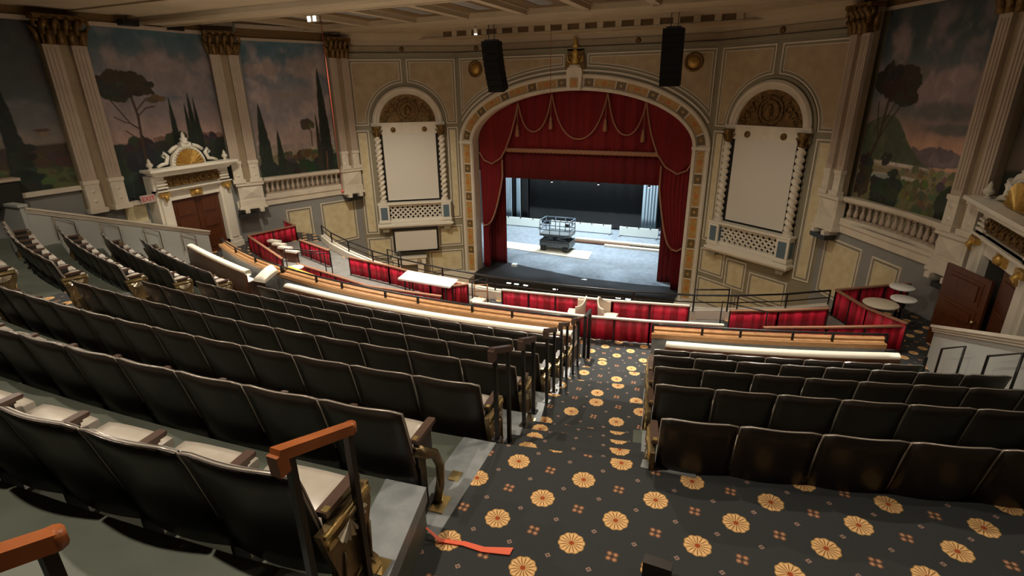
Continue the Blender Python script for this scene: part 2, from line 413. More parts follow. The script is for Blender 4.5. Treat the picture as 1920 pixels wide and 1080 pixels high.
# the arch itself
mb = MB(); sweep(mb, arch_path(0), [(.0, -.02), (.0, .09), (-.05, .12), (-.12, .12), (-.15, .05), (-.15, -.02)], FP)
sweep(mb, arch_path(.44), [(.0, -.02), (.0, .06), (-.03, .11), (-.10, .11), (-.14, .05), (-.14, -.45), (-.04, -.45)], FP)
sweep(mb, arch_path(.13), [(.0, -.03), (.0, .03), (-.33, .03), (-.33, -.03)], FP)
ARCH = struct('proscenium_arch', mb, 'cream')
def along(off, n=220):
    P = arch_path(off, n); L = [0]
    for i in range(1, len(P)): L.append(L[-1] + math.hypot(P[i][0] - P[i - 1][0], P[i][1] - P[i - 1][1]))
    return P, L
PM, LM = along(.295)
def at_len(l):
    import bisect
    i = min(max(bisect.bisect_left(LM, l), 1), len(LM) - 1); t = (l - LM[i - 1]) / (LM[i] - LM[i - 1] + 1e-12)
    p = [PM[i - 1][k] + t * (PM[i][k] - PM[i - 1][k]) for k in range(4)]; l_ = math.hypot(p[2], p[3]); return p[0], p[1], p[2] / l_, p[3] / l_
def tile(l0, l1, long_):
    mb = MB(); n = 5; w = .125
    def q(l, o, d):
        a, b, na, nb = at_len(l); return FP(a + na * o, d, b + nb * o)
    vs = []
    for i in range(n + 1):
        l = l0 + (l1 - l0) * i / n
        vs += [q(l, w, .05), q(l, -w, .05), q(l, w, .0), q(l, -w, .0)]
    fs = []
    for i in range(n):
        o = 4 * i
        fs += [(o, o + 1, o + 5, o + 4), (o + 2, o, o + 4, o + 6), (o + 1, o + 3, o + 7, o + 5)]
    fs += [(0, 2, 3, 1), (4 * n, 4 * n + 1, 4 * n + 3, 4 * n + 2)]
    mb.add(vs, fs, 0)
    lm = (l0 + l1) / 2
    if long_:
        h = .085; mb.add([q(lm - h * 1.3, 0, .06), q(lm, -h, .06), q(lm + h * 1.3, 0, .06), q(lm, h, .06), q(lm, 0, .07)], [(0, 1, 4), (1, 2, 4), (2, 3, 4), (3, 0, 4)], 1)
        for e in (l0 + .05, l1 - .05): mb.add([q(e - .03, 0, .056), q(e, -.06, .056), q(e + .03, 0, .056), q(e, .06, .056)], [(0, 1, 2, 3)], 1)
        return obj('mosaic_tile', (mb, ['tile_a', 'tile_d']), ARCH)
    mb.add([q(lm - .06, 0, .06), q(lm, -.06, .06), q(lm + .06, 0, .06), q(lm, .06, .06)], [(0, 1, 2, 3)], 1)
    return obj('mosaic_tile', (mb, ['tile_b', 'tile_a']), ARCH)
LEG = ZS - ZB; TOT = LM[-1]
def seq(a, b, nlong, first_long):
    """alternate long and square tiles between arc lengths a and b"""
    k = 2 * nlong - 1 if first_long else 2 * nlong + 1
    nl = nlong; ns = k - nl; g = .05
    u = (b - a - g * (k - 1)) / (nl * 2.25 + ns); l = a
    for i in range(k):
        lg = (i % 2 == 0) == first_long; w = u * (2.25 if lg else 1); tile(l, l + w, lg); l += w + g
seq(.06, LEG - .10, 5, True); seq(LEG + .10, TOT / 2 - .34, 4, False)
seq(TOT / 2 + .34, TOT - LEG - .10, 4, False); seq(TOT - LEG + .10, TOT - .06, 5, True)
mb = MB()
for l in (LEG, TOT - LEG):
    a, b, na, nb = at_len(l); mb.box(a - .3, a + .3, YP - .13, YP - .03, b - .05, b + .05)
obj('spring_block', (mb, 'cream'), ARCH)
mb = MB(); mb.poly([(-.24, -.08), (.24, -.08), (.29, .52), (.24, .68), (-.24, .68), (-.29, .52)], YP - .22, YP - .0)
mb.poly([(-.15, .02), (.15, .02), (.15, .34), (-.15, .34)], YP - .235, YP - .2, 1)
mb.poly([(-.0, .06), (.08, .18), (0, .30), (-.08, .18)], YP - .245, YP - .23, 2)
mb.lathe([(.0, 0), (.22, .04), (.22, .1), (.05, .14)], (0, YP - .12, .66), 12)
obj('keystone', (mb, ['cream', 'tile_a', 'tile_d']), ARCH)
# carved cartouche above the keystone
t = thing('wall_cartouche', 'gold carved cartouche with a figure above the keystone of the proscenium arch', 'ornament', (0, YP, .75))
mb = MB(); mb.poly([(-.36, .62), (.36, .62), (.36, .78), (.28, 1.2), (.34, 1.32), (-.34, 1.32), (-.28, 1.2), (-.36, .78)], YP - .10, YP - .01)
obj('backplate', (mb, 'gold'), t)
mb = MB(); mb.lathe([(.02, 0), (.12, .05), (.15, .2), (.10, .34), (.14, .42), (.09, .52), (.02, .56)], (0, YP - .13, .72), 12, sy=.6); mb.lathe([(.10, 0), (.13, .06), (.05, .16), (.07, .22), (.015, .36)], (0, YP - .14, 1.32), 10, sy=.7)
for s in (-1, 1): mb.tube([(s * .10, YP - .12, .8), (s * .26, YP - .14, .9), (s * .26, YP - .14, 1.05), (s * .17, YP - .14, 1.08), (s * .18, YP - .13, .98)], .03, 6)
obj('figure', (mb, 'goldbright'), t)
for s, lb in ((-1, 'left'), (1, 'right')):
    t = thing('wall_medallion', 'round gold medallion on the %s spandrel of the proscenium wall beside a black speaker' % lb, 'ornament', (s * 3.98, YP, .74))
    mb = MB(); F = lambda p: (s * 3.98 + p[0], YP - p[2], .74 + p[1])
    mb = MB(F); mb.lathe([(.30, 0), (.30, .05), (.26, .075), (.22, .05), (.21, .04)], (0, 0, 0), 24); obj('rim', (mb, 'gold'), t)
    mb = MB(F); mb.lathe([(.2, .0), (.19, .05), (.12, .07), (.10, .09), (.0, .10)], (0, 0, 0), 16); obj('boss', (mb, 'goldbright'), t)

# ------------------------------------------------------------------ canted walls with niches
def make_canted(side):
    A = Vector((side * 4.78, YP)); B = Vector((side * 8.19, 17.12)); e = (B - A).normalized(); L = (B - A).length
    nrm = Vector((-e.y, e.x)) * (-1 if side > 0 else 1)
    if nrm.y > 0: nrm = -nrm
    def F(u, d, z): q = A + e * u + nrm * d; return (q.x, q.y, z)
    G = lambda p: F(*p)
    sd = 'left' if side < 0 else 'right'
    mb = MB(G); mb.box(-.02, L + .1, -.3, 0, -8.6, 2.1)
    w = struct('wall_' + ('niche_left' if side < 0 else 'niche_right'), mb, 'warmgrey')
    cu = 2.03; rO = 1.34; zs = -1.2
    ro = rO + .16
    def top(u0, u1, t0, t1):
        arc = arcpts(cu, zs, ro, ro, t0, t1, 14)
        return arc
    # two upper panels cut by the arch
    a = arcpts(cu, zs, ro, ro, pi, pi / 2 + .06, 14)
    panel([(.10, 1.12), (.10, -1.24)] + [(cu - ro, -1.24)] + a[1:] + [(a[-1][0], 1.12)], F, w, 'fielddim')
    a = arcpts(cu, zs, ro, ro, pi / 2 - .06, 0, 14)
    panel([(a[0][0], 1.12)] + a[:-1] + [(cu + ro, -1.24), (4.07, -1.24), (4.07, 1.12)], F, w, 'fielddim')
    panel(R4(.10, .52, -5.08, -1.38), F, w); panel(R4(3.56, 4.07, -5.55, -1.42), F, w)
    panel(R4(.10, 1.12, -6.28, -5.38), F, w)
    if side < 0: panel(R4(3.05, 4.07, -6.6, -5.72), F, w)
    else: panel(R4(1.2, 1.98, -6.5, -5.5), F, w); panel(R4(2.12, 3.45, -6.6, -5.75), F, w)
    panel(R4(.10, 1.55, -7.45, -6.45), F, w); panel(R4(1.66, 2.9, -7.6, -6.7) if side > 0 else R4(3.05, 4.07, -7.6, -6.75), F, w)
    # niche: flat dark sheet standing in for recess shade, arch moulding, tympanum
    mb = MB(G); mb.box(.72, 3.34, .0, .03, -4.3, zs); struct('niche_backing', mb, 'dark', w)
    path = [(cu - (rO - .0), -1.25, -1, 0)] + [(p[0], p[1], (p[0] - cu) / rO, (p[1] - zs) / rO) for p in arcpts(cu, zs, rO, rO, pi, 0, 32)] + [(cu + rO, -1.25, 1, 0)]
    mb = MB(); sweep(mb, path, [(.0, 0), (.02, .10), (-.05, .16), (-.12, .15), (-.15, .10), (-.22, .12), (-.26, .06), (-.26, 0)], F)
    ar = struct('niche_arch', mb, 'cream', w)
    mb = MB(); sweep(mb, path, [(.13, 0), (.13, .04), (.05, .04), (.05, 0)], F); obj('outer_band', (mb, 'warmgrey'), ar)
    # tympanum relief: concentric medallion and scrolling leaves
    mb = MB(); arc = arcpts(cu, zs, 1.1, 1.1, pi, 0, 24); mb.poly(arc, 0, 0, 0, lambda a_, b_, d_: F(a_, .05, b_))
    mb = MB(); n = len(arc); mb.add([F(a_, .05, b_) for a_, b_ in arc], [tuple(range(n))], 0)
    for r_ in (.42, .30): mb.tube([F(cu + r_ * cos(q), .08, zs + .48 + r_ * sin(q)) for q in [2 * pi * i / 20 for i in range(20)]], .025, 6, closed=True)
    for s in (-1, 1):
        for k in range(3):
            c0 = (cu + s * (.58 + .15 * k), zs + .5 - .17 * k); mb.tube([F(c0[0] + s * .14 * cos(q) * (1 - q / 8), .08, c0[1] + .14 * sin(q) * (1 - q / 8)) for q in [i * .6 for i in range(10)]], .022, 5)
    for k in range(9):
        q = pi * (k + .5) / 9; mb.tube([F(cu + .95 * cos(q), .07, zs + .95 * sin(q)), F(cu + .80 * cos(q + .06), .09, zs + .80 * sin(q + .06))], [.03, .012], 5)
    mb.lathe([(.0, 0), (.14, 0), (.17, .12), (.12, .3), (.03, .36)], F(cu, .07, zs + .32), 10, sy=.4)
    tp = struct('tympanum', mb, 'gold', w, 'dark gold carved relief')
    # lintel with rosettes, gold caps
    mb = MB(G); mb.box(.62, 3.44, .02, .14, -1.30, zs); mb.box(.66, 3.40, .02, .12, -1.58, -1.30); mb.box(.62, 3.44, .02, .17, zs, zs + .05)
    li = struct('niche_lintel', mb, 'cream', w)
    for u in (1.42, 2.63):
        mb = MB(lambda p: F(u + p[0], .12 + p[2], -1.42 + p[1])); mb.lathe([(.10, 0), (.10, .03), (.06, .05), (.03, .05), (.0, .07)], (0, 0, 0), 12); obj('rosette', (mb, 'gold'), li)
    for u in (.78, 3.26):
        cb = MB(lambda p: F(u + p[0], .16 + p[1], p[2]))
        cb.lathe([(.11, -1.68), (.13, -1.60), (.10, -1.5), (.17, -1.36), (.20, -1.28)], (0, 0, 0), 10)
        for k in range(6):
            q = 2 * pi * k / 6; cb.tube([(.11 * cos(q), .11 * sin(q), -1.6), (.16 * cos(q), .16 * sin(q), -1.48), (.22 * cos(q), .22 * sin(q), -1.42)], [.035, .03, .015], 5)
        obj('capital', (cb, 'gold'), li)
        # twisted column
        def tw(p, q, u=u):
            z = -4.12 + q * (4.12 - 1.66); ph = 2 * pi * p; tw_ = z * 2 * pi * 2 / .40
            r = .108 + .030 * cos(2 * ph - tw_)
            return F(u + r * cos(ph), .16 + r * sin(ph), z)
        mb = MB(); mb.grid(24, 120, tw)
        mb.M = lambda p, u=u: F(u + p[0], .16 + p[1], p[2]); mb.lathe([(.16, -4.27), (.16, -4.22), (.13, -4.19), (.15, -4.16), (.11, -4.12)], (0, 0, 0), 14)
        obj('twisted_column', (mb, 'cream'), w)
    # niche screen
    mb = MB(G); mb.box(1.0, 3.06, .08, .11, -4.18, -1.58); struct('niche_screen', mb, 'screen', w, 'plain white cloth screen filling the niche')
    # balconette
    mb = MB(G); mb.box(.55, 3.50, .02, .36, -4.32, -4.26); mb.box(.95, 3.05, .06, .22, -4.42, -4.32); mb.box(.95, 3.05, .06, .22, -5.02, -4.94)
    mb.box(.50, 3.55, .02, .40, -5.22, -5.14); mb.box(.56, 3.49, .02, .32, -5.30, -5.22); mb.box(.56, 3.49, .02, .33, -5.14, -5.02)
    bl = struct('balconette', mb, 'whitepaint', w)
    for u0, u1 in ((.57, .95), (3.06, 3.47)):
        mb = MB(G); mb.box(u0, u1, .04, .34, -5.02, -4.32); mb.box(u0 - .03, u1 + .03, .03, .37, -5.06, -4.98); obj('pedestal', (mb, 'whitepaint'), bl)
        mb = MB(G); mb.box(u0 + .07, u1 - .07, .33, .355, -4.92, -4.42); mb.box(u1 - .004, u1 + .012, .1, .28, -4.92, -4.42); mb.box(u0 - .012, u0 + .004, .1, .28, -4.92, -4.42); obj('blue_inset', (mb, 'bluepanel'), bl)
        mb = MB(G); mb.poly([(u0 + .05, -5.30), (u1 - .05, -5.30), (u1 - .09, -5.46), (u0 + .09, -5.46)], .04, .28, 0, lambda a_, b_, d_: (a_, d_, b_)); obj('bracket', (mb, 'warmgrey'), bl)
    mb = MB(G); mb.box(.96, 3.04, .08, .09, -4.95, -4.4); obj('grille_backing', (mb, 'dark'), bl)  # dark sheet gives the shade seen through the grille
    mb = MB(G); st = .20; u0, u1, z0, z1 = .96, 3.05, -4.94, -4.42
    k = -6
    while u0 + k * st < u1 + .6:
        for dr in (1, -1):
            # bar from bottom to top, clipped to the grille
            a0 = u0 + k * st; pts = []
            za, zb = z0, z1; ua, ub = (a0, a0 + (z1 - z0)) if dr > 0 else (a0 + (z1 - z0), a0)
            def cl(ua, za, ub, zb):
                if ua > ub: ua, za, ub, zb = ub, zb, ua, za
                if ub <= u0 or ua >= u1: return None
                if ua < u0: za = za + (zb - za) * (u0 - ua) / (ub - ua); ua = u0
                if ub > u1: zb = za + (zb - za) * (u1 - ua) / (ub - ua); ub = u1
                return ua, za, ub, zb
            c = cl(ua, za, ub, zb)
            if c and abs(c[0] - c[2]) > .02:
                Mk = mb.M; mb.M = None; p, q = Vector(F(c[0], .15, c[1])), Vector(F(c[2], .15, c[3])); mb.bar(p, q, .055, .055); mb.M = Mk
        k += 1
    obj('lattice_grille', (mb, 'whitepaint'), bl)
    # cornice + frieze
    mb = MB(G); mb.box(-.02, L + .06, 0, .10, 1.22, 1.34); mb.box(-.02, L + .06, 0, .16, 1.28, 1.32)
    struct('trim_2', mb, 'warmgrey', w)
    mb = MB(G); mb.box(-.02, L + .06, 0, .05, 1.36, 1.56); struct('trim_3', mb, 'tan', w)
    mb = MB(lambda p: F(2.06 + p[0], .05 + p[2], 1.46 + p[1])); mb.lathe([(.085, 0), (.085, .03), (.03, .06)], (0, 0, 0), 12); obj('frieze_boss', (mb, 'gold'), w)
    return F, w
FL, WL = make_canted(-1); FR, WR = make_canted(1)
mb = MB(); mb.box(-4.78, 4.78, YP - .10, YP, 1.22, 1.34); mb.box(-4.78, 4.78, YP - .16, YP, 1.28, 1.32); struct('trim_4', mb, 'warmgrey', WB)
mb = MB(); mb.box(-4.78, 4.78, YP - .05, YP, 1.36, 1.56); struct('trim_5', mb, 'tan', WB)
for x in (-3.9, -3.1, 2.15): mb = MB(lambda p: (x + p[0], YP - .05 - p[2], 1.46 + p[1])); mb.lathe([(.085, 0), (.085, .03), (.03, .06)], (0, 0, 0), 12); obj('frieze_boss', (mb, 'gold'), WB)
# rolled-down projection screen under the left balconette
t = thing('projection_screen', 'small white roller screen with black edges hung under the left balconette', 'screen', FL(2.08, .3, -6.3))
mb = MB(lambda p: FL(*p)); mb.box(1.22, 2.94, .30, .31, -6.28, -5.42); obj('screen_cloth', (mb, 'screen'), t)
mb = MB(lambda p: FL(*p)); mb.box(1.16, 1.22, .295, .315, -6.3, -5.42); mb.box(2.94, 3.0, .295, .315, -6.3, -5.42); mb.box(1.16, 3.0, .28, .33, -6.34, -6.28); obj('border', (mb, 'blackmatte'), t)
mb = MB(lambda p: FL(*p)); mb.box(1.14, 3.02, .26, .35, -5.42, -5.30); obj('housing', (mb, 'black'), t)
# white exit-door hood low on the left niche wall
t = thing('door_hood', 'white door hood with a round boss low on the wall under the roller screen', 'door hood', FL(2.3, 0, -7.4))
mb = MB(lambda p: FL(*p)); mb.box(1.75, 3.1, .02, .35, -6.9, -6.62); mb.box(1.70, 3.15, .02, .40, -6.62, -6.56); mb.box(1.85, 2.1, .02, .3, -7.3, -6.9); mb.box(2.75, 3.0, .02, .3, -7.3, -6.9); obj('hood', (mb, 'whitepaint'), t)
mb = MB(lambda p: FL(2.02 + p[0], .35 + p[2], -6.76 + p[1])); mb.lathe([(.10, 0), (.10, .03), (.05, .06)], (0, 0, 0), 12); obj('boss', (mb, 'tan'), t)

# ------------------------------------------------------------------ side walls
def frame(A, B, inward):
    A = Vector(A); B = Vector(B); e = (B - A).normalized(); n = Vector((-e.y, e.x))
    if n.x * inward < 0: n = -n
    L = (B - A).length
    def F(u, d, z): q = A + e * u + n * d; return (q.x, q.y, z)
    return F, L
def pilaster(F, u0, u1, zt, zf, zbase, parent):
    """pair of fluted shafts over a tan channel, diamond pedestals and a gold leaf capital"""
    G = lambda p: F(*p); w = u1 - u0; sw = w * .36
    mb = MB(G); mb.box(u0, u1, 0, .16, zbase, zt + .7); p0 = obj('pilaster', (mb, 'tan'), parent)
    for a in (u0, u1 - sw):
        mb = MB(G); mb.box(a, a + sw, .16, .26, zf, zt)
        for k in range(3): mb.box(a + sw * (.18 + .26 * k), a + sw * (.30 + .26 * k), .26, .275, zf + .12, zt - .08)
        obj('shaft', (mb, 'pinkcream'), p0)
        mb = MB(G); mb.box(a - .02, a + sw + .02, .14, .30, zf - .08, zf + .02); mb.box(a, a + sw, .14, .28, zbase + .12, zf - .08); mb.box(a - .05, a + sw + .05, .14, .33, zbase, zbase + .12)
        c = a + sw / 2; zm = (zbase + .12 + zf - .08) / 2
        for zz in (zm + .13, zm - .13): mb.add([(c - .07, .28, zz), (c, .28, zz - .07), (c + .07, .28, zz), (c, .28, zz + .07), (c, .31, zz)], [(0, 1, 4), (1, 2, 4), (2, 3, 4), (3, 0, 4)])
        obj('shaft_pedestal', (mb, 'cream'), p0)
    cb = MB(G); cb.box(u0 + .02, u1 - .02, .12, .3, zt, zt + .55); cb.box(u0 - .10, u1 + .10, .05, .46, zt + .56, zt + .66)
    for row, (zz, h, out) in enumerate(((zt, .30, .12), (zt + .22, .34, .18))):
        n = 4
        for k in range(n):
            c = u0 + w * (k + .5 + .25 * row - .12) / n
            cb.tube([(c, .30, zz), (c, .33, zz + h * .6), (c, .33 + out, zz + h), (c, .33 + out * .9, zz + h * .82)], [.09, .085, .055, .03], 6)
    for c, s in ((u0, -1), (u1, 1)):
        cb.tube([(c - s * .12, .34, zt + .34)] + [(c + s * (.02 + .09 * cos(q)), .36, zt + .46 + .09 * sin(q)) for q in (2.6, 1.6, .6, -.4, -1.4)], [.05, .05, .05, .045, .04, .03], 6)
        cb.tube([(c, .2 - .06, zt + .05), (c + s * .06, .2, zt + .3), (c + s * .14, .2, zt + .42)], [.07, .07, .03], 6)
    obj('capital', (cb, 'gold'), p0)
    return p0

# -- painted murals, colours per vertex
def sm(a, b, x): t_ = np.clip((x - a) / (b - a + 1e-9), 0, 1); return t_ * t_ * (3 - 2 * t_)
def vnoise(U, V, s, seed):
    r = np.random.RandomState(seed); g = r.rand(64, 64); x = U * s; y = V * s
    xi = np.floor(x).astype(int); yi = np.floor(y).astype(int); fx = x - xi; fy = y - yi; fx = fx * fx * (3 - 2 * fx); fy = fy * fy * (3 - 2 * fy)
    q = lambda a, b: g[(xi + a) % 64, (yi + b) % 64]
    return (q(0, 0) * (1 - fx) + q(1, 0) * fx) * (1 - fy) + (q(0, 1) * (1 - fx) + q(1, 1) * fx) * fy
def fbm(U, V, s, seed): return sum(vnoise(U, V, s * 2 ** k, seed + k) / 2 ** (k + 1) for k in range(4))
class Paint:
    def __init__(s, nu, nv, seed):
        s.V, s.U = np.meshgrid(np.linspace(0, 1, nv), np.linspace(0, 1, nu), indexing='ij'); s.C = np.zeros((nv, nu, 3)); s.seed = seed; s.k = 0
    def mixc(s, mask, c): s.C = s.C * (1 - mask[..., None]) + np.array(c) * mask[..., None]
    def sky(s, top, mid, low, cloud, hz):
        a = sm(hz, hz + .30, s.V)[..., None]; b = sm(hz + .3, 1, s.V)[..., None]
        s.C = np.array(low) * (1 - a) + np.array(mid) * a; s.C = s.C * (1 - b) + np.array(top) * b
        n = fbm(s.U * 1.2, s.V * 1.5, 5, s.seed); s.mixc(sm(.40, .68, n) * sm(hz, hz + .35, s.V) * (1 - sm(.82, 1, s.V) * .7) * .85, cloud)
        n2 = fbm(s.U, s.V, 11, s.seed + 9); s.C *= (.80 + .4 * n2)[..., None]
    def ground(s, hz, amp, c, seed, var=.5):
        h = hz + amp * (fbm(s.U, s.U * 0 + .3, 6, seed) - .5); m_ = 1 - sm(h - .008, h + .008, s.V)
        n = fbm(s.U, s.V, 14, seed + 3); cc = np.array(c)[None, None] * (1 - var / 2 + var * n)[..., None]
        s.C = s.C * (1 - m_[..., None]) + cc * m_[..., None]
    def ell(s, cu, cv, ru, rv, c, rag=.25, a=1.0):
        s.k += 1; n = fbm(s.U, s.V, 16 if a == 1.0 else 9, s.seed + 20 + s.k); d = np.sqrt(((s.U - cu) / ru) ** 2 + ((s.V - cv) / rv) ** 2) + rag * (n - .5) * 2
        s.mixc((1 - sm(.92 if a == 1.0 else .45, 1.05 if a == 1.0 else 1.15, d)) * a, c)
        s.mixc((1 - sm(.7, 1.05, d)) * sm(.5, .62, n) * .35 * a, tuple(min(1, x * 1.9 + .01) for x in c))
    def cypress(s, cu, v0, v1, w, c=(.012, .020, .014)):
        s.k += 1; t_ = np.clip((s.V - v0) / (v1 - v0), 0, 1); n = fbm(s.U, s.V, 26, s.seed + 40 + s.k)
        half = w * (np.minimum(1, (1 - t_) * 1.5) ** .8) * (.75 + .5 * n); m_ = (1 - sm(half * .85, half * 1.05 + .002, np.abs(s.U - cu))) * (s.V > v0) * (s.V < v1)
        s.mixc(m_, c); s.mixc(m_ * sm(.52, .7, n) * .5, (c[0] * 2.4, c[1] * 2.2, c[2] * 2))
    def trunk(s, pts, w, c):
        for (a, b), (c0, d) in zip(pts[:-1], pts[1:]):
            L2 = (c0 - a) ** 2 + (d - b) ** 2; t_ = np.clip(((s.U - a) * (c0 - a) + (s.V - b) * (d - b)) / L2, 0, 1)
            r = np.hypot(s.U - a - t_ * (c0 - a), s.V - b - t_ * (d - b)); s.mixc(1 - sm(w * .7, w * 1.2, r), c)
def mural(F, L, u0, u1, z0, z1, d, paint, parent_label, flip=False, loc=None):
    nv, nu = paint.C.shape[:2]
    paint.C = paint.C * 1.15 * (.84 + .32 * fbm(paint.U, paint.V, 30, paint.seed + 90))[..., None]
    us = np.linspace(u0, u1, nu); zs = np.linspace(z0, z1, nv)
    vs = [F(float(u), d, float(z)) for z in zs for u in us]
    fs = [(j * nu + i, j * nu + i + 1, (j + 1) * nu + i + 1, (j + 1) * nu + i) for j in range(nv - 1) for i in range(nu - 1)]
    me = bpy.data.meshes.new('wall_mural'); me.from_pydata(vs, [], fs); me.materials.append(MT['mural'])
    C = paint.C[:, ::-1] if flip else paint.C
    ca = me.color_attributes.new('Col', 'FLOAT_COLOR', 'POINT'); arr = np.ones((nv * nu, 4)); arr[:, :3] = np.clip(C, 0, 1).reshape(-1, 3); ca.data.foreach_set('color', arr.ravel())
    o = obj('wall_mural', me); return tag(o, parent_label, 'mural')
TEAL = (.060, .080, .090); MAUVE = (.135, .115, .125); ROSE = (.26, .19, .165); CLOUD = (.235, .18, .17); GRN = (.022, .028, .018)
def canopy(p, cu, cv, ru, rv, c, n=16, seed=0):
    """umbrella-pine crown built from many ragged clumps"""
    r = np.random.RandomState(seed)
    for k in range(n):
        a = r.rand() * 2 * pi; q = r.rand() ** .5; j = .75 + .5 * r.rand()
        p.ell(cu + ru * .72 * q * cos(a), cv + rv * .62 * q * sin(a), ru * .40 * j, rv * .42 * j, tuple(x * (.7 + .8 * r.rand()) for x in c), .7)
def foliage(p, u0, u1, v0, v1, c, n, seed, s=.05):
    r = np.random.RandomState(seed)
    for k in range(n):
        j = s * (.6 + .8 * r.rand()); p.ell(u0 + (u1 - u0) * r.rand(), v0 + (v1 - v0) * r.rand(), j, j * .7, tuple(x * (.6 + 1.0 * r.rand()) for x in c), .8)
def mural_a():   # umbrella pine and cypresses (left wall, above the door)
    p = Paint(230, 230, 3); p.sky((.055, .105, .125), (.20, .19, .215), (.44, .30, .26), (.33, .255, .25), .30)
    p.ell(.62, .72, .30, .10, (.25, .195, .19), .8, .7); p.ell(.35, .80, .22, .06, (.26, .20, .18), .8, .6); p.ell(.52, .60, .2, .02, (.10, .12, .14), .5, .7)
    p.ground(.345, .05, (.10, .07, .06), 5)
    for cu in (.38, .42, .47, .80, .86, .90, .95): p.ell(cu, .35, .035, .022, (.19, .105, .08), .8)
    foliage(p, 0, 1, .26, .33, (.028, .032, .024), 26, 4, .06); p.ground(.29, .04, (.026, .030, .022), 15); p.ground(.20, .02, (.016, .028, .028), 25)
    foliage(p, 0, 1, .10, .26, (.016, .028, .026), 20, 8, .08)
    tc = (.06, .034, .024)
    p.trunk([(.24, .14), (.25, .36), (.265, .50), (.25, .60)], .011, tc); p.trunk([(.26, .42), (.19, .46), (.12, .55), (.08, .60)], .005, tc); p.trunk([(.265, .50), (.34, .545), (.42, .555)], .0045, tc); p.trunk([(.26, .53), (.36, .60)], .005, tc); p.trunk([(.25, .36), (.20, .38), (.14, .42)], .004, tc); p.trunk([(.19, .46), (.15, .47), (.08, .50)], .0035, tc)
    canopy(p, .17, .68, .22, .085, (.026, .022, .014), 22, 1); canopy(p, .33, .665, .16, .05, (.034, .027, .016), 12, 2); canopy(p, .44, .60, .09, .035, (.09, .066, .034), 8, 3)
    p.cypress(.55, .24, .61, .033); p.cypress(.68, .24, .57, .026); p.cypress(.725, .22, .64, .036); p.cypress(.77, .24, .60, .030)
    return p
def mural_b():   # tall cypresses (left wall beside the balustrade)
    p = Paint(220, 240, 11); p.sky((.06, .13, .17), (.26, .24, .265), (.52, .40, .35), (.42, .33, .32), .18)
    p.ell(.25, .80, .28, .06, (.31, .24, .22), .8, .8); p.ell(.72, .80, .3, .08, (.31, .24, .22), .8, .8); p.ell(.55, .62, .35, .05, (.27, .22, .21), .8, .6)
    p.ground(.25, .05, (.36, .30, .28), 30, .3); p.ground(.215, .06, (.38, .32, .25), 31, .8); p.ground(.165, .06, (.20, .18, .11), 33); foliage(p, .3, .75, .10, .17, (.07, .07, .04), 24, 5, .04)
    p.ground(.10, .05, (.022, .03, .018), 35); foliage(p, 0, 1, .0, .10, (.020, .030, .020), 30, 6, .06)
    p.trunk([(.70, .22), (.71, .32), (.69, .38)], .006, (.06, .035, .025)); canopy(p, .655, .385, .10, .05, (.06, .052, .034), 14, 7)
    p.cypress(.13, .0, .56, .080, (.014, .026, .018)); p.cypress(.30, .0, .36, .048, (.018, .03, .02)); p.cypress(.79, .0, .47, .034, (.03, .028, .02)); p.cypress(.885, .0, .82, .078, (.014, .02, .016))
    p.trunk([(.86, .02), (.875, .16)], .010, (.12, .06, .035))
    return p
def mural_c():   # far left, only the part nearest the pilaster is in view
    p = Paint(220, 180, 21); p.sky((.04, .05, .058), (.075, .095, .105), (.20, .17, .14), (.085, .072, .072), .30)
    p.ell(.80, .45, .25, .12, (.13, .14, .145), .6, .7); p.ell(.62, .72, .10, .10, (.035, .02, .02), .7); p.ground(.27, .03, (.055, .035, .026), 41); foliage(p, .6, 1, .14, .26, (.045, .03, .022), 26, 12, .03)
    p.ell(.905, .335, .035, .02, (.16, .12, .085), .2); p.ell(.90, .358, .042, .008, (.10, .045, .03), .2); p.ground(.13, .05, (.085, .10, .04), 43); foliage(p, .6, 1, .02, .12, (.06, .07, .025), 20, 14, .03)
    p.trunk([(.64, .86), (.70, .55), (.77, .25), (.80, .0)], .03, (.010, .016, .013)); p.cypress(.755, -.3, .75, .065, (.010, .016, .013)); foliage(p, .74, .84, .0, .3, (.010, .017, .012), 14, 16, .03)
    return p
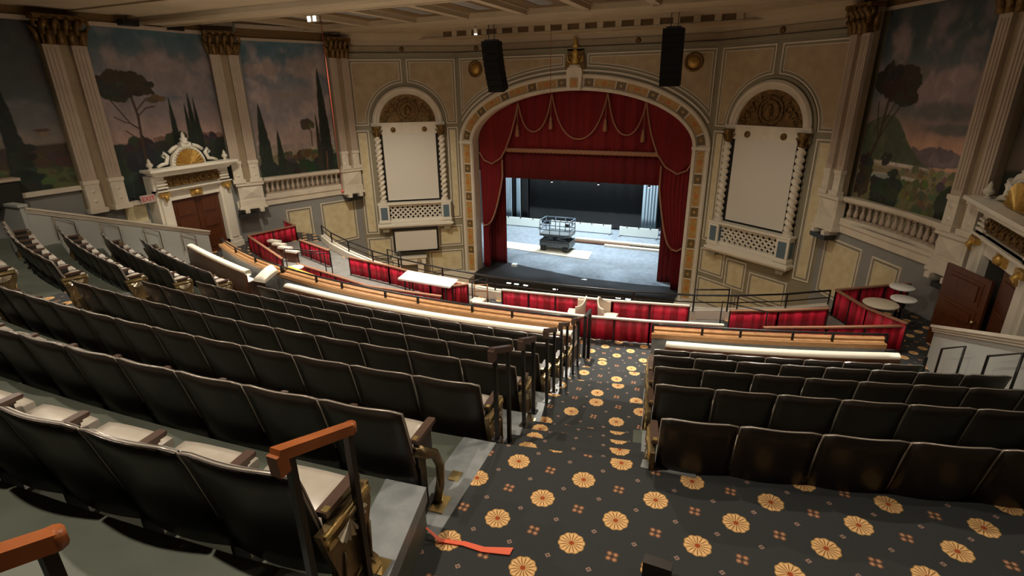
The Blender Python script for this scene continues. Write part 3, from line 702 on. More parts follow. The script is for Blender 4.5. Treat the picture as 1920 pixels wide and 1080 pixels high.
def mural_d():   # right wall: pine, mountain, river
    p = Paint(230, 260, 51); p.sky((.035, .052, .055), (.11, .14, .155), (.62, .36, .25), (.27, .21, .215), .26)
    p.ell(.60, .58, .20, .11, (.30, .225, .23), .8, .95); p.ell(.74, .66, .14, .06, (.32, .24, .24), .8, .9); p.ell(1.0, .57, .2, .12, (.27, .20, .20), .8, .9); p.ell(.36, .67, .12, .06, (.15, .14, .115), .8, .8)
    p.ell(.62, .50, .35, .05, (.10, .115, .125), .7, .7); p.ell(.75, .42, .22, .028, (.10, .12, .13), .5, .8)
    p.ell(.72, .285, .28, .05, (.15, .125, .14), .5)
    u = p.U + .04 * (fbm(p.U, p.V, 7, 71) - .5); h = .22 + .255 * np.where(u < .22, np.exp(-(np.abs(u - .22) / .45) ** 2.0), np.exp(-(np.abs(u - .22) / .27) ** 1.9)); n = fbm(p.U, p.V, 14, 77)
    mk = (1 - sm(h - .006, h + .006, p.V)) * (p.V > .2); p.mixc(mk, (.075, .10, .062)); p.mixc(mk * sm(.48, .62, n) * .6, (.13, .145, .08)); p.mixc(mk * sm(.55, .7, fbm(p.U * 3, p.V, 10, 78)) * .5, (.03, .042, .026))
    p.ground(.235, .02, (.34, .29, .20), 53); p.ell(.40, .228, .26, .010, (.50, .46, .40), .3); p.ground(.205, .03, (.24, .21, .12), 54); foliage(p, .45, 1, .18, .225, (.16, .145, .075), 26, 21, .022)
    p.ell(.40, .165, .26, .012, (.46, .44, .38), .3); p.ell(.22, .14, .16, .028, (.27, .32, .31), .4)
    p.ground(.115, .04, (.16, .14, .065), 55); foliage(p, .4, 1, .0, .16, (.10, .095, .045), 80, 22, .028)
    tc = (.05, .034, .026); p.trunk([(.07, .0), (.09, .22), (.15, .36), (.17, .56)], .011, tc); p.trunk([(.13, .32), (.22, .44), (.31, .54)], .006, tc); p.trunk([(.14, .34), (.10, .45), (.07, .54)], .006, tc); p.trunk([(.16, .42), (.24, .54)], .005, tc)
    canopy(p, .23, .635, .22, .095, (.026, .022, .015), 26, 23); canopy(p, .33, .565, .10, .05, (.028, .023, .016), 10, 24); foliage(p, .0, .14, .04, .26, (.035, .030, .022), 40, 25, .03)
    foliage(p, .20, .45, .0, .13, (.022, .032, .018), 70, 26, .035); foliage(p, .82, 1, .0, .12, (.02, .026, .016), 22, 27, .05); canopy(p, .37, .165, .07, .04, (.024, .032, .016), 8, 28); canopy(p, .27, .25, .06, .035, (.026, .030, .022), 8, 29)
    return p
def mural_e():
    p = Paint(80, 100, 61); p.sky((.02, .027, .028), (.05, .055, .06), (.12, .09, .07), (.07, .06, .06), .3); p.ground(.3, .05, (.02, .025, .015), 63); canopy(p, .6, .5, .3, .2, (.015, .015, .01), 16, 31); return p

def balustrade(F, L, zr, zb, parent, bow, u0, u1, label):
    t = thing('balustrade', label, 'balustrade', F((u0 + u1) / 2, 0, zb))
    def q(u): s_ = (u - u0) / (u1 - u0); return -4 * bow * s_ * (1 - s_)
    n = 14; us = [u0 + (u1 - u0) * i / n for i in range(n + 1)]
    def rail(z0, z1, d0, d1, name):
        mb = MB(); vs = []
        for u in us: vs += [F(u, q(u) + d0, z0), F(u, q(u) + d1, z0), F(u, q(u) + d1, z1), F(u, q(u) + d0, z1)]
        fs = []
        for i in range(n):
            for j in range(4): fs.append((4 * i + j, 4 * i + (j + 1) % 4, 4 * i + 4 + (j + 1) % 4, 4 * i + 4 + j))
        fs += [(0, 1, 2, 3), (4 * n + 3, 4 * n + 2, 4 * n + 1, 4 * n)]
        mb.add(vs, fs); return obj(name, (mb, 'cream'), t)
    rail(zr - .10, zr, -.13, .13, 'top_rail'); rail(zr - .14, zr - .10, -.09, .09, 'top_moulding'); rail(zb, zb + .09, -.11, .11, 'bottom_rail')
    h = zr - .14 - zb - .09; me = None; nb = 15
    for k in range(nb):
        u = u0 + (u1 - u0) * (k + .6) / (nb + .2)
        if me is None:
            mb = MB(); mb.box(-.06, .06, -.06, .06, 0, .05); mb.lathe([(.04, .05), (.05, .08), (.065, h * .28), (.062, h * .38), (.035, h * .60), (.03, h * .72), (.05, h * .76), (.03, h * .80), (.045, h * .88)], (0, 0, 0), 10); mb.box(-.055, .055, -.055, .055, h * .88, h)
            me = mb.mesh('baluster', 'pinkcream')
        o = bpy.data.objects.new('baluster', me); COL.objects.link(o); o.location = Vector(F(u, q(u), zb + .09)) - t.location; o.parent = t
    return t
def xpanel(F, u0, u1, z0, z1, d, parent, name):
    """pedestal block with an X-shaped raised panel, ledge and bracket below"""
    G = lambda p: F(*p); mb = MB(G); mb.box(u0 - .04, u1 + .04, 0, d, z0, z1); mb.box(u0 - .09, u1 + .09, 0, d + .06, z1 - .06, z1 + .04); mb.box(u0 - .10, u1 + .10, 0, d + .07, z0 - .30, z0 - .22); mb.box(u0 - .06, u1 + .06, 0, d + .03, z0 - .22, z0)
    cu, cz = (u0 + u1) / 2, (z0 + z1) / 2 - .02; a, b = (u1 - u0) / 2 - .04, (z1 - z0) / 2 - .08
    mb.add([(cu - a, d + .005, cz - b), (cu + a, d + .005, cz - b), (cu + a, d + .005, cz + b), (cu - a, d + .005, cz + b), (cu, d + .06, cz)], [(0, 1, 4), (1, 2, 4), (2, 3, 4), (3, 0, 4)])
    for s in (-1, 1): mb.box(cu + s * a * .75 - .07, cu + s * a * .75 + .07, 0, d + .16, z0 - .42, z0 - .30)
    return obj(name, (mb, 'cream'), parent)
def side(s):
    sd = 'left' if s < 0 else 'right'; P = [(-8.19, 17.12), (-9.62, 13.62), (-10.04, 12.86), (-10.28, 9.45), (-10.7, 4.0), (-10.9, -4)] if s < 0 else [(8.19, 17.12), (10.1, 13.6), (10.45, 12.86), (10.72, 9.45), (10.95, 4), (11, -4)]
    # bay with balustrade
    F, L = frame(P[0], P[1], -s); G = lambda p: F(*p)
    mb = MB(G); mb.box(-.1, L + .1, -.3, 0, -8.6, -3.55); w = struct('wall_' + sd, mb, 'grey')
    mb = MB(G); mb.box(-.1, L + .1, -.4, -.18, -3.6, 2.1); obj('upper_wall', (mb, 'warmgrey'), w)
    mb = MB(G); mb.box(-.0, L, -.18, .02, -3.66, -3.46); mb.box(0, L, -.02, .10, -3.55, -3.46); mb.box(0, L, -.02, .06, -3.76, -3.55); obj('fascia', (mb, 'cream'), w)
    panel(R4(.28, 1.72, -5.65, -4.0), F, w); panel(R4(2.10, 3.05, -5.4, -4.05), F, w)
    pl = pilaster(F, .02, .72, 1.15, -2.15, -2.80, w); 
    balustrade(F, L, -2.80, -3.46, w, .16 if s > 0 else .08, .80, L - .12, 'curved cream balustrade with turned balusters below the %s mural' % sd)
    xpanel(F, .03, .72, -3.46, -2.84, .24, w, 'pedestal')
    mb = MB(G); mb.box(.1, .75, .1, .42, -4.0, -3.88); obj('lamp_unit', (mb, 'black'), w)
    F2, L2 = frame(P[1], P[2], -s); G2 = lambda p: F2(*p)
    mb = MB(G2); mb.box(-.1, L2 + .1, -.4, -.02, -8.6, 2.1); w2 = struct('wall_' + sd, mb, 'grey')
    pilaster(F2, .02, L2 - .03, 1.15, -2.15, -2.86, w2); xpanel(F2, .03, L2 * .85, -3.46, -2.90, .24, w2, 'pedestal')
    mb = MB(G2); mb.box(-.02, L2, .02, .12, -3.78, -3.5); obj('fascia', (mb, 'cream'), w2)
    mb = MB(G2); mb.box(.3, .9, .1, .40, -4.02, -3.90); obj('lamp_unit', (mb, 'black'), w2)
    # entablature over both
    for FF, LL, ww, dd in ((F, L, w, -.18), (F2, L2, w2, -.02)):
        mb = MB(lambda p: FF(*p)); mb.box(0, LL, dd, dd + .10, 1.62, 1.70); mb.box(0, LL, dd, dd + .16, 1.98, 2.1); struct('trim_6', mb, 'pinkcream', ww)
        mb = MB(lambda p: FF(*p)); mb.box(0, LL, dd, dd + .05, 1.70, 1.98); struct('trim_7', mb, 'ceilgold', ww)
    # door bay and further back
    F3, L3 = frame(P[2], P[3], -s); G3 = lambda p: F3(*p)
    mb = MB(G3); mb.box(-.1, L3 + .1, -.4, 0, -8.6, 2.3)
    w3 = struct('wall_' + sd, mb, 'grey')
    mb = MB(G3); mb.box(2.95, L3 + .1, .0, .06, -3.52, -2.96); obj('dado_band', (mb, 'field'), w3)
    mb = MB(G3); mb.box(2.95, L3 + .1, .0, .12, -3.0, -2.88); mb.box(2.95, L3 + .1, .0, .12, -3.66, -3.50); obj('dado_moulding', (mb, 'cream'), w3)
    mb = MB(G3); mb.box(0, L3 + 4.5, .0, .12, 1.72, 1.82); mb.box(0, L3 + 4.5, .0, .2, 2.05, 2.2); struct('trim_8', mb, 'pinkcream', w3)
    mb = MB(G3); mb.box(0, L3 + 4.5, .0, .06, 1.82, 2.05); struct('trim_9', mb, 'ceilgold', w3)
    F4, L4 = frame(P[3], P[4], -s); G4 = lambda p: F4(*p)
    mb = MB(G4); mb.box(-.1, L4 + .1, -.4, 0, -8.6, 2.3); w4 = struct('wall_' + sd, mb, 'grey')
    pilaster(F4, .05, 1.02, 1.2, -2.15, -3.0, w4)
    mb = MB(G4); mb.box(1.0, L4, 0, .12, -2.36, -2.24); obj('dado_moulding', (mb, 'cream'), w4)
    F5, L5 = frame(P[4], P[5], -s); mb = MB(lambda p: F5(*p)); mb.box(-.1, L5, -.4, 0, -8.6, 2.3); struct('wall_' + sd, mb, 'grey')
    if s < 0:
        mural(F, L, .72, L - .05, -2.85, 1.66, -.16, mural_b(), 'mural of tall cypresses over pale hills between two left pilasters above the balustrade', True)
        mural(F3, L3, .0, L3, -2.88, 1.74, .02, mural_a(), 'mural of an umbrella pine and cypresses above the gilded left doorcase', True)
        mural(F4, L4, 1.02, L4, -2.24, 1.8, .02, mural_c(), 'dark mural with one huge cypress at the far left edge of the picture', True)
    else:
        mural(F, L, .72, L - .05, -2.85, 1.66, -.16, mural_d(), 'mural of a pine, green mountain and river above the right balustrade')
        mural(F3, L3, .0, L3, -2.88, 1.74, .02, mural_e(), 'dim mural beyond the right pilaster at the right picture edge')
    return F3, L3
side(-1); side(1)

# ------------------------------------------------------------------ doorcases
def doorcase(s, X, yoff, zo):
    """gilded doorcase on a side wall; local a = y, d = distance into the room"""
    F = lambda a, d, b: (X - s * d, a + yoff, b + zo)
    G = lambda p: F(*p)
    sd = 'left' if s < 0 else 'right'
    t = thing('doorcase', 'white and gold %s doorcase with shell pediment, urns and gilded frieze panel' % sd, 'doorway', F(11.3, 0, -4.93 - zo))
    bt = -4.93 - zo
    for j, (a0, a1) in enumerate(((10.0, 10.42), (12.12, 12.54))):
        mb = MB(G); mb.box(a0, a1, -.35, .16, bt, -2.25); mb.box(a0 + .08, a1 - .08, .16, .22, bt + .35, -2.75); mb.box(a0 - .03, a1 + .03, .0, .26, bt, bt + .18); mb.box(a0, a1, 0, .24, bt + .18, bt + .30)
        for k in range(4): mb.box(a0 + .04, a1 - .04, .16, .25 - .01 * k, -2.70 + k * .09, -2.66 + k * .09)
        obj('jamb', (mb, 'whitepaint'), t)
        mb = MB(G); mb.box(a0 + .06, a1 - .06, .2, .30, -2.86, -2.74); mb.tube([(a0 + .2, .26, -2.80), (a0 + .2, .34, -2.88), (a0 + .2, .28, -3.0)], [.06, .06, .02], 6); obj('scroll_bracket', (mb, 'goldbright'), t)
    mb = MB(G); mb.box(10.0, 12.54, 0, .22, -2.76, -2.66); mb.box(10.0, 12.54, 0, .28, -2.70, -2.66); mb.box(10.35, 12.2, 0, .12, -3.02, -2.76); mb.box(9.98, 12.56, 0, .14, -2.66, -2.24); obj('entablature', (mb, 'whitepaint'), t)
    mb = MB(G); mb.box(10.35, 12.16, .14, .18, -2.60, -2.30)
    for k in range(7):
        c = 10.48 + .26 * k; mb.tube([(c + .09 * cos(q) * (1 - q / 9), .20, -2.45 + .10 * sin(q) * (1 - q / 9)) for q in [i * .7 for i in range(9)]], .022, 5); mb.tube([(c + .1, .19, -2.55), (c + .16, .21, -2.4), (c + .1, .2, -2.33)], [.03, .025, .01], 5)
    obj('gilded_frieze', (mb, 'gold'), t)
    mb = MB(G); mb.box(11.1, 11.48, .12, .18, -2.98, -2.78); mb.lathe([(.02, -.1), (.09, -.06), (.10, .03), (.04, .09)], (11.29, .18, -2.88), 10); obj('gilt_boss', (mb, 'goldbright'), t)
    # cornice: sloping soffit and slab
    mb = MB(G); mb.poly([(9.82, -2.08), (12.74, -2.08), (12.5, -2.26), (10.05, -2.26)], 0, .30, 0, lambda a, b, d: (a, d, b)); mb.box(9.80, 12.76, 0, .48, -2.10, -2.03)
    mb.add([(9.82, .46, -2.10), (12.74, .46, -2.10), (12.5, .2, -2.27), (10.05, .2, -2.27)], [(0, 1, 2, 3)]); obj('cornice', (mb, 'whitepaint'), t)
    # shell pediment
    c = 11.27; mb = MB(G); arc = arcpts(c, -2.03, .56, .56, 0, pi, 20); mb.poly(arc, .04, .16, 0, lambda a, b, d: (a, d, b))
    path = [(p[0], p[1], cos(pi * i / 20), sin(pi * i / 20)) for i, p in enumerate(arc)]
    for k in range(18):
        q = pi * (k + .5) / 18; mb.lathe([(.0, -.035), (.035, -.01), (.035, .015), (.0, .035)], (c + .50 * cos(q), .17, -2.03 + .50 * sin(q)), 6)
    for s_ in (-1, 1):
        mb.tube([(c + s_ * 1.0, .12, -2.0), (c + s_ * .85, .12, -1.94), (c + s_ * .70, .12, -1.92), (c + s_ * .62, .12, -1.72), (c + s_ * .72, .12, -1.62), (c + s_ * .80, .12, -1.70), (c + s_ * .73, .12, -1.76)], [.04, .05, .06, .06, .05, .04, .03], 7)
        mb.tube([(c + s_ * .55, .12, -1.62), (c + s_ * .40, .12, -1.52), (c + s_ * .25, .12, -1.46)], [.05, .06, .05], 7)
    mb.box(c - .16, c + .16, .03, .2, -1.50, -1.38); mb.lathe([(.13, 0), (.15, .03), (.09, .07), (.12, .13), (.05, .19), (.06, .23), (.015, .33)], (c, .11, -1.40), 10)
    obj('pediment', (mb, 'whitepaint'), t)
    mb = MB(G)
    for k in range(13):
        q0, q1 = pi * k / 13, pi * (k + 1) / 13; qm = (q0 + q1) / 2; r = .45
        mb.add([(c, .20, -2.02), (c + r * cos(q0), .17, -2.02 + r * sin(q0)), (c + r * cos(qm) * 1.03, .24, -2.02 + r * sin(qm) * 1.03), (c + r * cos(q1), .17, -2.02 + r * sin(q1))], [(0, 1, 2), (0, 2, 3)])
    obj('gilt_shell', (mb, 'goldbright'), t)
    for a in (10.0, 12.5):
        mb = MB(G); mb.lathe([(.07, 0), (.08, .02), (.03, .05), (.09, .10), (.09, .15), (.04, .21), (.05, .23), (.01, .31)], (a, .2, -2.03), 10); obj('urn', (mb, 'cream'), t)
    return F, t, bt
FD, dL, bt = doorcase(-1, -9.97, .05, 0)
def leaf(F, a0, a1, z0, z1, d, parent, name='door_leaf'):
    mb = MB(lambda p: F(*p)); mb.box(a0, a1, d, d + .05, z0, z1); o = obj(name, (mb, 'doorwood'), parent)
    h = z1 - z0; w = a1 - a0
    for b0, b1 in ((.06, .36), (.42, .62), (.68, .94)):
        mb = MB(lambda p: F(*p)); x0, x1, y0, y1 = a0 + .12 * w, a1 - .12 * w, z0 + b0 * h, z0 + b1 * h
        mb.box(x0, x1, d + .05, d + .062, y0, y1); mb.box(x0 + .07, x1 - .07, d + .062, d + .085, y0 + .07, y1 - .07); obj('door_panel', (mb, 'doorwood'), o)
    return o
leaf(FD, 10.44, 11.26, bt, -3.0, -.02, dL); leaf(FD, 11.28, 12.10, bt, -3.0, -.02, dL)
FD2, dR, bt2 = doorcase(1, 10.38, .05, 0)
mb = MB(lambda p: FD2(*p)); mb.box(10.43, 12.11, -.02, .02, bt2, -3.0); obj('opening_shade_sheet', (mb, 'dark'), dR)  # dark sheet in place of the unlit doorway
leaf(FD2, 10.44, 11.26, bt2, -3.0, .02, dR)
# open leaf swung out into the room on the right
tO = thing('open_door', 'dark mahogany panelled door standing open beside the right doorcase', 'door', (9.84, 12.3, -4.93))
e_ = Vector((10.22 - 9.84, 11.25 - 12.3)).normalized(); nn = Vector((e_.y, -e_.x))
if nn.x > 0: nn = -nn
leaf(lambda a, d, b: (9.84 + e_.x * a + nn.x * d, 12.3 + e_.y * a + nn.y * d, b), 0, 1.1, -4.93, -3.25, 0, tO)
mb = MB(); mb.lathe([(.03, 0), (.03, .06)], (9.84 + e_.x * 1.0 + nn.x * .1, 12.3 + e_.y * 1.0 + nn.y * .1, -4.1), 8); obj('door_knob', (mb, 'brass'), tO)

# exit sign
def text_mesh(txt, size, M, ext=.004):
    c = bpy.data.curves.new('txt', 'FONT'); c.body = txt; c.size = size; c.extrude = ext; c.align_x = 'CENTER'; c.align_y = 'CENTER'
    o = bpy.data.objects.new('txt', c); COL.objects.link(o); bpy.context.view_layer.update()
    me = bpy.data.meshes.new_from_object(o.evaluated_get(bpy.context.evaluated_depsgraph_get())); me.transform(M); bpy.data.objects.remove(o); me.materials.clear(); return me
t = thing('exit_sign', 'small EXIT sign in red letters beside the left doorcase', 'sign', (-9.9, 9.86, -2.95))
mb = MB(); mb.box(-9.93, -9.87, 9.64, 10.06, -2.95, -2.73); obj('sign_box', (mb, 'signwhite'), t)
mb = MB(); mb.bar((-9.9, 9.64, -2.84), (-10.2, 9.58, -2.8), .03, .03); obj('mount', (mb, 'black'), t)
me = text_mesh('EXIT', .185, Matrix.Translation((-9.866, 9.85, -2.84)) @ Matrix(((0, 0, 1, 0), (1, 0, 0, 0), (0, 1, 0, 0), (0, 0, 0, 1)))); me.materials.append(MT['signred']); obj('letters', me, t)

# ------------------------------------------------------------------ ceiling
mb = MB(); mb.box(-12, 12, 16.95, 20.2, 2.0, 2.5); struct('ceiling', mb, 'ceil')
# small sunk slots along the front strip
cs = [(-2.35 + 1.88 * k) for k in range(-4, 8)]
mb = MB(); mb.box(-12, 12, 11.6, 17.0, 2.20, 2.5); struct('ceiling', mb, 'ceil')
for k, xr in enumerate(cs):
    mb = MB(); mb.box(xr - .11, xr + .11, 11.6, 15.9, 2.0, 2.22); mb.box(xr - .16, xr + .16, 11.6, 15.9, 2.12, 2.22); struct('ceiling_rib', mb, 'ceil')
    x0, x1 = xr + .36, xr + 1.52; y0, y1 = 12.2, 15.6
    b = .34; mb = MB(); zc = 2.12
    for a0, a1, b0, b1 in ((x0, x1, y1 - b, y1), (x0, x1, y0, y0 + b), (x0, x0 + b, y0 + b, y1 - b), (x1 - b, x1, y0 + b, y1 - b)): mb.box(a0, a1, b0, b1, zc, 2.202)
    o = struct('ceiling_coffer', mb, 'ceilgold'); mb = MB(); mb.box(x0 + b, x1 - b, y0 + b, y1 - b, zc + .012, 2.202); obj('coffer_field', (mb, 'ceilblue'), o)
mb = MB(); mb.box(-12, 12, 15.8, 17.0, 2.0, 2.22); mb.box(-12, 12, 16.86, 16.97, 1.94, 2.02); struct('ceiling', mb, 'ceil')
mb = MB(); mb.box(-7.4, 7.4, 18.7, 19.6, 1.78, 2.05); mb.box(-7.4, 7.4, 18.64, 18.72, 1.78, 1.81); mb.box(-7.4, 7.4, 18.64, 18.72, 2.04, 2.08); struct('ceiling_band', mb, 'ceil')
for k in range(17):
    x = -4.66 + .60 * k
    mb = MB(); mb.box(x - .19, x + .19, 18.685, 18.71, 1.84, 2.02); struct('ceiling_slot', mb, 'slot')
    mb = MB(); mb.box(x + .20, x + .40, 18.64, 18.71, 1.82, 2.04); struct('ceiling_bracket', mb, 'ceil')
mb = MB(); mb.box(-12, 12, 10.95, 11.62, 1.86, 2.3); mb.box(-12, 12, 10.9, 10.97, 1.83, 1.9); mb.box(-12, 12, 11.6, 11.67, 1.83, 1.9); struct('ceiling_beam', mb, 'ceil')
mb = MB(); mb.box(-12, 12, -5, 11.0, 2.02, 2.5); mb.box(-12, 12, 9.2, 9.28, 1.98, 2.03); struct('ceiling', mb, 'ceil')
# cove between wall frieze and ceiling
mb = MB()
for i in range(4):
    a0, a1 = pi / 2 * i / 4, pi / 2 * (i + 1) / 4; r = .42
    mb.add([(-4.78, YP - r + r * cos(a0), 1.58 + r * sin(a0)), (4.78, YP - r + r * cos(a0), 1.58 + r * sin(a0)), (4.78, YP - r + r * cos(a1), 1.58 + r * sin(a1)), (-4.78, YP - r + r * cos(a1), 1.58 + r * sin(a1))], [(0, 1, 2, 3)])
struct('ceiling_cove', mb, 'ceil')
for F in (FL, FR):
    mb = MB()
    for i in range(4):
        a0, a1 = pi / 2 * i / 4, pi / 2 * (i + 1) / 4; r = .42
        mb.add([F(-.15, r - r * cos(a0), 1.58 + r * sin(a0)), F(4.2, r - r * cos(a0), 1.58 + r * sin(a0)), F(4.2, r - r * cos(a1), 1.58 + r * sin(a1)), F(-.15, r - r * cos(a1), 1.58 + r * sin(a1))], [(0, 1, 2, 3)])
    struct('ceiling_cove', mb, 'ceil')
# line-array speakers
def line_array(x, y, zt, n, dx, label, curve):
    t = thing('line_array_speaker', label, 'speaker', (x, y, zt - n * .2))
    ang = 0; px, pz = 0, zt
    for k in range(n):
        a = curve * k / n; mb = MB(); ca, sa = cos(a), sin(a); h = .195
        def G(p): return (x + px + p[0], y + p[1] * ca - p[2] * sa, pz + p[1] * sa + p[2] * ca)
        mb.M = lambda p: (x + px_ + p[0], y_ + p[1] * ca_ - p[2] * sa_, pz_ + p[1] * sa_ + p[2] * ca_)
        px_, y_, pz_, ca_, sa_ = px, y + py if k else y, pz, ca, sa
        if k == 0: py = 0
        mb.box(-.29, .29, -.2, .2, -h, -.003); obj('speaker_module', (mb, 'blackmatte'), t)
        py = (y_ - y) + h * sa; px += dx / n; pz -= h * ca
    mb = MB(); mb.box(x - .2, x + .2, y - .16, y + .16, zt, zt + .05); mb.bar((x - .1, y, zt + .05), (x - .1, y, 2.0), .02, .02); mb.bar((x + .1, y, zt + .05), (x + .1, y, 2.0), .02, .02); obj('flying_frame', (mb, 'black'), t)
line_array(-2.32, 17.5, 1.5, 8, .12, 'black line array speaker hanging left of the arch in front of a medallion', .35)
line_array(3.55, 17.5, 1.58, 8, .0, 'black line array speaker hanging right of the arch beside a medallion', .10)
# ceiling lamps and the red hanging line
t = thing('ceiling_spotlight', 'small lit spotlight under the ceiling above the left line array speaker', 'lamp', (-2.55, 17.2, 1.72))
mb = MB(); mb.lathe([(.05, 0), (.07, .02), (.07, .16), (.03, .2)], (-2.75, 17.2, 1.72), 10); obj('housing', (mb, 'whitepaint'), t)
mb = MB(); mb.lathe([(.05, -.03), (.05, -.0)], (-2.75, 17.2, 1.72), 10); obj('lens', (mb, 'lamp'), t)
mb = MB(); mb.bar((-2.75, 17.2, 1.92), (-2.75, 17.2, 2.0), .02, .02); obj('stem', (mb, 'black'), t)
t = thing('ceiling_floodlight', 'pair of lit floodlights under the ceiling beam above the red cable', 'lamp', (-5.6, 12.9, 1.8))
for dx in (-.10, .10):
    mb = MB(); mb.box(-5.62 + dx - .06, -5.62 + dx + .06, 12.85, 12.95, 1.84, 1.99); obj('housing', (mb, 'whitepaint'), t); mb = MB(); mb.box(-5.62 + dx - .05, -5.62 + dx + .05, 12.84, 12.85, 1.85, 1.98); obj('lens', (mb, 'lamp'), t)
mb = MB(); mb.tube([(-5.44, 13, 2.0), (-5.44, 13, 0), (-5.44, 13, -2.85)], .010, 6); mb.lathe([(.03, 0), (.05, .04), (.03, .1)], (-5.44, 13, -2.95), 8)
tag(obj('hanging_cable', (mb, 'redcable')), 'thin red cable hanging from the ceiling in front of the left corner pilaster', 'cable')
mb = MB(); mb.tube([(-.52, 18.3, 2.0), (-.52, 18.3, .2), (-.52, 18.3, -.2)], .009, 5)
tag(obj('hanging_wire', (mb, 'redcable')), 'very thin dark wire hanging over the arch left of the keystone', 'cable')
for x, y, lb in ((-10.0, 11.9, 'nearer the left door pediment'), (-9.9, 10.5, 'further from the stage on the left cornice')):
    mb = MB(); mb.box(x - .1, x + .15, y - .22, y + .22, 1.76, 1.92); mb.bar((x, y, 1.92), (x, y, 2.05), .03, .03)
    tag(obj('cornice_floodlight', (mb, 'black')), 'black floodlight on the cornice, ' + lb, 'lamp')

# ------------------------------------------------------------------ stage
mb = MB(); mb.box(-8, 8, 20.0, 30, -7.6, -7.35); struct('floor', mb, 'stagefloor')
mb = MB()
ap = [(-4.15 + 8.3 * i / 20, 19.02 - .22 * (1 - ((i - 10) / 10) ** 2)) for i in range(21)]
mb.poly(ap + [(4.15, 20.35), (2.6, 20.15), (0.3, 20.1), (-2.2, 20.6), (-4.15, 21.1)], -7.6, -7.345, 0, lambda a, b, d: (a, b, d))
struct('floor', mb, 'apron')
mb = MB(); mb.poly([(a, b - .02) for a, b in ap] + [(4.15, 19.3), (-4.15, 19.3)], -8.6, -7.6, 0, lambda a, b, d: (a, b, d)); struct('wall_stage_front', mb, 'apron')
for s in (-1, 1):
    mb = MB(); mb.box(min(s * 4.15, s * 5.6), max(s * 4.15, s * 5.6), 18.5, 19.6, -8.6, -7.45); struct('floor', mb, 'cream')
mb = MB(); mb.box(-14, 14, 8.0, 19.3, -8.8, -8.6); struct('floor', mb, 'carpet')
mb = MB(); mb.box(-8, 8, 29, 29.2, -7.5, 2.5); mb.box(-8.2, -8, 20, 29, -7.5, 2.5); mb.box(8, 8.2, 20, 29, -7.5, 2.5); mb.box(-8.2, 8.2, 20.4, 29.2, 2.4, 2.6); struct('wall_stage', mb, 'dark')
t = thing('black_backdrop', 'black cloth backdrop hanging across the rear of the stage', 'curtain', (0, 28.4, -7.3))
mb = MB()
mb.shell(160, 1, lambda u, v: (-5.35 + 6.6 * u, 28.4 + .008 * sin(u * 60), -7.3 + v * 7.5), (0, .03, 0)); obj('backdrop_cloth', (mb, mat('black_wool', (.006, .006, .0055), 1.0)), t)
mb = MB(); mb.tube([(-5.4, 28.42, .2), (1.3, 28.42, .2)], .03, 6); obj('batten', (mb, 'black'), t)
def pleated(x0, x1, y, z0, z1, n, amp, edge=None, seg=4):
    """hanging cloth; edge(v)->(xa,xb) gives the outline at height v"""
    mb = MB()
    def fn(u, v):
        a, b = edge(v) if edge else (x0, x1)
        return (a + (b - a) * u, y + amp * sin(u * n * 2 * pi) * (1 - .3 * v), z0 + (z1 - z0) * v)
    mb.shell(n * seg, 14, fn, (0, .03, 0)); return mb
for i, (x0, x1, y, m_, lb) in enumerate([(-6.60, -6.22, 27.8, 'leg_cloth', 'pale lit side curtain nearest the left stage wall'), (-5.92, -5.68, 27.8, 'leg_cloth', 'narrow pale lit side curtain left of the black backdrop'), (-6.22, -5.92, 27.95, 'blackmatte', 'black side curtain between the two pale ones on stage left'), (-5.68, -5.3, 28.0, 'blackmatte', 'black side curtain edging the backdrop on the left'), (1.22, 1.98, 27.8, 'leg_cloth', 'wide grey blue side curtain on the right of the stage'), (-7.9, -6.6, 28.0, 'blackmatte', 'black side curtain at the far left wall of the stage'), (1.98, 4.5, 28.0, 'blackmatte', 'black side curtain at the far right of the stage')]):
    o = obj('side_curtain', (pleated(x0, x1, y, -6.95, .3, 5, .03), m_)); tag(o, lb, 'curtain')
light('side_stage_light', 'SPOT', (-6.3, 24.5, 0.8), 900, (0.75, 0.92, 1.0), .1, (-6.1, 27.8, -5.5), 40, .6)
# white panels at the rear
for i, (x0, x1, y, lb) in enumerate([(-6.72, -4.20, 27.3, 'pale panel furthest left at the rear of the stage'), (-3.63, -2.45, 27.3, 'pale panel behind the scissor lift'), (-2.37, -.24, 27.3, 'pale panel right of the scissor lift'), (.22, 2.22, 27.2, 'pale panel furthest right at the rear of the stage')]):
    t = thing('acoustic_panel', lb, 'panel', ((x0 + x1) / 2, y, -7.35), 0, None)
    mb = MB(); mb.box(x0, x1, y, y + .05, -7.30, -6.84); obj('panel_board', (mb, 'panelwhite'), t)
    for x in (x0 + .06, x1 - .06): mb = MB(); mb.box(x - .03, x + .03, y + .05, y + .11, -7.35, -6.82); mb.box(x - .03, x + .03, y - .2, y + .3, -7.35, -7.31); obj('stand', (mb, 'metal'), t)
    for f in (.2, .5, .8): xx = x0 + (x1 - x0) * f; mb = MB(); mb.box(xx - .03, xx + .03, y - .01, y + .06, -6.88, -6.81); obj('clip', (mb, 'black'), t)
